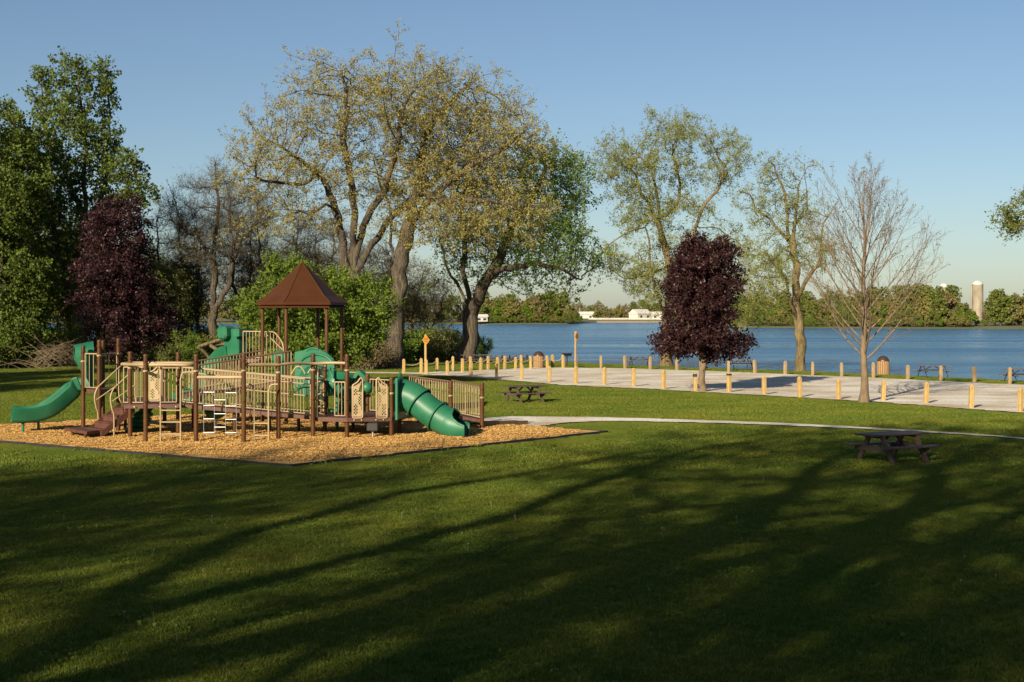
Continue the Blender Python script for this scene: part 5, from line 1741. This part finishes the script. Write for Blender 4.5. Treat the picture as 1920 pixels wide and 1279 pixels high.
# double wave slide to the left
w, hw, th = .5, .40, .045
prof = [(-w - .05, hw), (-w - .06, hw + .03), (-w + .0, hw + .03), (-w + .04, hw - .04), (-w + .07, .06), (-w + .14, .0), (-.10, 0), (-.05, .1), (0, .13), (.05, .1), (.10, 0), (w - .14, 0), (w - .07, .06), (w - .04, hw - .04), (w, hw + .03), (w + .06, hw + .03), (w + .05, hw),
        (w + .0, .04), (w - .1, -th - .02), (-w + .1, -th - .02), (-w, .04)]
sl_path = smooth_path([at(162, 728, 47.9), at(150, 733, 47.9), at(136, 745, 47.8), at(112, 765, 47.6), at(88, 780, 47.4), at(60, 787, 47.2), at(36, 788, 47.0), at(21, 786, 46.9)], 5)
slide = sweep(sl_path, prof, 'wave_slide')
for q in (at(43, 790, 46.8), at(72, 790, 47.4)):
    part(MB().tube([(q.x, q.y, -.1), (q.x, q.y, .5)], .045, 8), 'slide_leg', 'green', slide)
def arch_hood(c, t, w, h, leng, base, name, thick=.06):
    """inverted U of moulded plastic: c foot centre, t direction of travel"""
    t = Vector(t).normalized(); x = t.cross(Vector((0, 0, 1))).normalized()
    out = [(-w, base)]
    for k in range(13):
        a = math.pi - math.pi * k / 12
        out.append((w * math.cos(a) * (1 if k not in (0, 12) else 1), h - w * .75 + w * .75 * math.sin(a)))
    out.append((w, base))
    inn = [(a * (1 - thick / w * 1.2), b - (thick if i not in (0, len(out) - 1) else 0)) for i, (a, b) in enumerate(out)]
    V, Fc = [], []
    n = len(out)
    for s, lean in ((0, 0), (leng, -.12)):
        V += [Vector(c) + x * a + Vector((0, 0, b + (lean if b > base else 0))) + t * (s * (1 if b > h - w * .9 else .12)) for a, b in out]
        V += [Vector(c) + x * a + Vector((0, 0, b + (lean if b > base else 0))) + t * (s * (1 if b > h - w * .9 else .12)) for a, b in inn]
    for i in range(n - 1):
        Fc += [(i, i + 1, 2 * n + i + 1, 2 * n + i), (n + i + 1, n + i, 3 * n + i, 3 * n + i + 1), (i + 1, i, n + i, n + i + 1), (2 * n + i, 2 * n + i + 1, 3 * n + i + 1, 3 * n + i)]
    mb = MB(); mb.add(V, Fc, False)
    return part(mb, name, 'green')
tdir = (at(112, 765, 47.6) - at(162, 728, 47.9)); tdir.z = 0
arch_hood(at(171, 728, 48.05) * Vector((1, 1, 0)) if False else Vector((XW(174, 48.35), 48.35, 0)), tdir, .55, 3.1, .6, 1.55, 'slide_hood')

# tube slide at the right
tp = smooth_path([at(741, 741, 46.25), at(760, 742, 46.2), at(778, 749, 46.1), at(804, 770, 45.9), at(829, 786, 45.7), at(850, 797, 45.55)], 6)
n = len(tp)
V, Fc = [], []
K = 20
def tube_ring(p, t, r, open_=0.0, flare=0.0):
    x = t.cross(Vector((0, 0, 1))).normalized(); z = x.cross(t)
    out = []
    for k in range(K + 1):
        a = math.pi / 2 + open_ + (2 * math.pi - 2 * open_) * k / K
        out.append(p + x * (math.cos(a) * r * (1 + flare)) + z * (math.sin(a) * r))
    return out
def tube_part(i0, i1, r0, r1, name, parent=None):
    mb = MB(); V, Fc = [], []
    for i in range(i0, i1 + 1):
        t = (tp[min(i + 1, n - 1)] - tp[max(i - 1, 0)]).normalized()
        f = (i - i0) / max(1, i1 - i0)
        V += tube_ring(tp[i], t, r0 + (r1 - r0) * f)
    m_ = K + 1
    for i in range(i1 - i0):
        for k in range(K): Fc.append((i * m_ + k, i * m_ + k + 1, (i + 1) * m_ + k + 1, (i + 1) * m_ + k))
    mb.add(V, Fc, True)
    return part(mb, name, 'green', parent)
ts = tube_part(0, 14, .54, .50, 'tube_slide')
tube_part(14, 22, .47, .47, 'tube_section', ts)
tube_part(22, n - 4, .475, .475, 'tube_section', ts)
# flanges
for i, r_ in ((14, .53), (22, .515)):
    t = (tp[i + 1] - tp[i - 1]).normalized()
    part(MB().tube(tube_ring(tp[i], t, r_)[:-1], .035, 6, closed=True), 'flange', 'green', ts)
# exit chute: the roof of the tube ends and the sides sink to a lip
mb = MB(); V, Fc = [], []
ext = [tp[-4 + k] for k in range(4)] + [tp[-1] + Vector((.2, -.02, -.06)), tp[-1] + Vector((.42, -.05, -.07))]
for i, p in enumerate(ext):
    t = (ext[min(i + 1, len(ext) - 1)] - ext[max(i - 1, 0)]).normalized()
    V += tube_ring(p, t, .475, [.0, .35, .75, 1.05, 1.25, 1.4][i], .06 * i / 5)
m_ = K + 1
for i in range(len(ext) - 1):
    for k in range(K): Fc.append((i * m_ + k, i * m_ + k + 1, (i + 1) * m_ + k + 1, (i + 1) * m_ + k))
mb.add(V, Fc, True)
part(mb, 'exit_chute', 'green', ts)
rim = [V[i * m_] for i in range(len(ext))] + V[-m_:][1:-1] + [V[i * m_ + K] for i in range(len(ext) - 1, -1, -1)]
part(MB().tube(rim, .04, 6), 'exit_rim', 'green', ts)
for q in (tp[-4], tp[-1]): part(MB().tube([(q.x + .1, q.y - .3, -.05), (q.x + .05, q.y - .28, .22)], [.09, .12], 8), 'chute_foot', 'green', ts)
# peaked entrance panel of the tube slide
A, B = W2(736.5, 45.5), W2(750, 46.95)
ux = (B - A).normalized()
ol = [(-.02, .62), (1.5, .62), (1.5, 1.75), (1.2, 1.85), (.95, 2.0), (.75, 2.14), (.55, 2.0), (.25, 1.9), (-.02, 1.98)]
part(MB().plate(ol, A + Vector((.12, -.02, 0)), ux, (0, 0, 1), .09), 'slide_entrance_panel', 'green', None, .02)

# arched climbing panel under the pavilion edge
A, B = W2(553, 49.6), W2(628, 49.0)
ux = (B - A).normalized(); wd = (B - A).length
def zz(py): return ZW(py, 49.4)
ol = [(0, zz(735)), (wd * .98, zz(728)), (wd, zz(690)), (wd * .97, zz(672)), (wd * .8, zz(661)), (wd * .62, zz(654)), (wd * .5, zz(652.5)), (wd * .3, zz(653.5)), (wd * .22, zz(657)), (0, zz(660))]
cp = part(MB().plate(ol, A, ux, (0, 0, 1), .1), 'climbing_panel', 'green', None, .025)
arc = []
for k in range(17):
    a = math.pi - math.pi * k / 16
    arc.append(A + ux * (wd * .54 + wd * .44 * math.cos(a)) + Vector((0, -.07, zz(690) + (zz(664) - zz(690)) * math.sin(a))))
part(MB().tube(arc, .05, 8), 'panel_arch', 'green', cp)
part(MB().tube(smooth_path([A + ux * wd * .3 + Vector((0, -.03, zz(658))), A + ux * wd * .42 + Vector((0, -.03, zz(653))), A + ux * wd * .6 + Vector((0, -.03, zz(655)))], 4), .05, 8), 'hand_grip', 'green', cp)
# dome of the crawl tunnel swelling out below the arch
mb = MB()
cc = at(592, 706, 48.7)
mb.lathe((cc.x, cc.y, cc.z - .65), [(.62, 0), (.64, .35), (.60, .62), (.48, .84), (.28, .99), (.02, 1.04)], 20)
part(mb, 'tunnel_dome', 'green')
# hood that roofs the spiral slide and its chute
A, B = W2(613, 48.2), W2(656, 47.2)
ux = (B - A).normalized(); wd = (B - A).length
def zq(py): return ZW(py, 47.7)
ol = [(0, zq(704)), (wd * .1, zq(697.5)), (wd * .5, zq(695.5)), (wd * .8, zq(697)), (wd, zq(699)), (wd, zq(712)), (wd * .7, zq(712.5)), (wd * .3, zq(709))]
hd = part(MB().plate(ol, A, ux, (0, 0, 1), .34), 'spiral_hood', 'green', None, .05)
part(MB().tube([A + ux * (wd * .35 + .3 * math.cos(a)) + Vector((0, -.2 + 0 * a, zq(702) + .11 * math.sin(a))) for a in [k * math.pi / 8 for k in range(16)]], .035, 6, closed=True), 'hood_grip', 'green', hd)
sp = []
c0 = at(632, 720, 47.9)
for k in range(22):
    a = 2.6 + k * .26
    sp.append(Vector((c0.x + .5 * math.cos(a), c0.y + .5 * math.sin(a), 1.95 - k * .072)))
sweep(sp, [(-.32, .32), (-.30, .36), (-.26, .3), (-.2, .05), (0, -.0), (.2, .05), (.26, .3), (.30, .36), (.32, .32), (.25, 0), (0, -.06), (-.25, 0)], 'spiral_slide')
part(MB().tube([(c0.x, c0.y, -.1), (c0.x, c0.y, 2.1)], .06, 10), 'spiral_column', 'green')
# A-frame hood on the far side of the round deck
A = W2(664, 48.4); B = W2(690, 48.2); ux = (B - A).normalized(); wd = (B - A).length
def za(py): return ZW(py, 48.3)
ol = [(0, za(770)), (wd * .14, za(770)), (wd * .16, za(716)), (wd * .42, za(704)), (wd * .72, za(716)), (wd * .76, za(770)), (wd * 1.0, za(770)), (wd * 1.0, za(706)), (wd * .46, za(694)), (0, za(707))]
# two side cheeks and the gable
fh = part(MB().plate([(0, za(770)), (wd * .18, za(770)), (wd * .18, za(712)), (wd * .46, za(702)), (wd * .46, za(694)), (0, za(707))], A, ux, (0, 0, 1), .3).plate([(wd * .78, za(770)), (wd, za(770)), (wd, za(706)), (wd * .46, za(694)), (wd * .46, za(702)), (wd * .78, za(712))], A, ux, (0, 0, 1), .3), 'gable_hood', 'green')
q = at(688, 727, 48.0)
part(MB().lathe((q.x, q.y, q.z - .2), [(.05, 0), (.16, .06), (.21, .2), (.16, .34), (.05, .4)], 14), 'bubble_dome', 'green', fh)

# hood and slide of the upper platform
A = W2(429, 53.4); B = W2(456, 53.0)
ux = (B - A).normalized(); wd = (B - A).length
def zu(py): return ZW(py, 53.2)
uh = part(MB().plate([(0, zu(668)), (wd, zu(668)), (wd, zu(617)), (wd * .2, zu(616)), (-wd * .08, zu(622)), (-wd * .05, zu(640))], A, ux, (0, 0, 1), .5), 'upper_slide_hood', 'green', None, .04)
part(MB().plate([(wd * .85, zu(618)), (wd * 1.25, zu(617)), (wd * 1.25, zu(630)), (wd * .85, zu(632))], A + Vector((0, -.1, 0)), ux, (0, 0, 1), .75), 'hood_top', 'green', uh)
visor = [(-.62 * wd * .7, zu(617)), (-.2, zu(611)), (wd * .22, zu(612)), (wd * .26, zu(630)), (wd * .12, zu(637)), (-.25, zu(636)), (-.62 * wd * .7, zu(628))]
part(MB().plate(visor, A + Vector((0, -.33, 0)), ux, (0, 0, 1), .5), 'hood_visor', 'green', uh, .06)
up_path = smooth_path([at(440, 670, 53.3), at(428, 673, 53.6), at(412, 690, 54.0), at(392, 720, 54.4), at(372, 745, 54.8), at(350, 756, 55.2), at(335, 757, 55.4)], 5)
sweep(up_path, [(a * .7, b) for a, b in prof], 'upper_slide')
# small green roofed pod seen through the ramp rails
q = at(528, 664, 51.3)
part(MB().lathe((q.x, q.y, q.z - .32), [(.3, 0), (.34, .1), (.33, .3), (.22, .42), (.04, .46)], 14), 'pod_cap', 'green')
part(MB().lathe((q.x, q.y, 1.68), [(.26, 0), (.26, .78)], 12), 'pod_body', 'green')
# climbing pods under the entrance deck
for k in range(4):
    z = .10 + k * .17
    q = W2(256 + k * 4, 47.2 - k * .05)
    part(MB().lathe((q.x, q.y, z), [(.30 - .02 * k, 0), (.38 - .02 * k, .05), (.40 - .02 * k, .12), (.30 - .02 * k, .17)], 16), 'climbing_pod', 'green')
part(MB().beam(W2(262, 47.3) + Vector((0, 0, .5)), W2(282, 47.1) + Vector((0, 0, 1.1)), .5, .12), 'pod_slab', 'green')
# bowl seat on a stem and a steering box
q = at(404, 776, 47.3)
part(MB().lathe((q.x, q.y, q.z - .17), [(.1, 0), (.24, .05), (.34, .18), (.37, .3), (.33, .3), (.25, .16), (.02, .1)], 18), 'bowl_seat', 'green')
part(MB().tube([(q.x, q.y, -.1), (q.x, q.y, q.z - .12)], .045, 8), 'bowl_stem', 'steel')
part(MB().tube([(q.x + .55, q.y + .3, -.1), (q.x + .55, q.y + .3, .85)], .04, 8), 'bowl_stem', 'green')
q = at(697, 803, 45.0)
bxp = part(MB().box((q.x, q.y + .3, q.z + .02), (.36, .3, .26)), 'drum_box', 'dark', None, .03)
part(MB().tube([(q.x, q.y + .3, -.1), (q.x, q.y + .3, q.z - .1)], .03, 8), 'drum_stem', 'steel', bxp)

# ------------------------------------------------------------------ black edging round the wood chips
bed_edge = empty('bed_edging', Vector((BED[0][0], BED[0][1], 0)), 'low black plastic edging round the wood chip bed', 'edging')
off = -Vector((BED[0][0], BED[0][1], 0))
tim = {}
for i in range(len(BED)):
    a, b = Vector((*BED[i], 0)), Vector((*BED[(i + 1) % len(BED)], 0))
    L_e = (b - a).length; k = max(1, round(L_e / 1.3)); sl_ = L_e / k
    key = round(sl_, 2)
    if key not in tim: tim[key] = MB().box((0, 0, .015), (sl_ - .012, .06, .10)).mesh('edging_board', M['edging'])
    az = math.atan2((b - a).y, (b - a).x)
    for j in range(k):
        link_mesh('edging_board', tim[key], bed_edge, a.lerp(b, (j + .5) / k) + off + Vector((0, 0, rb.uniform(-.012, .012))), (0, rb.uniform(-.008, .008), az))
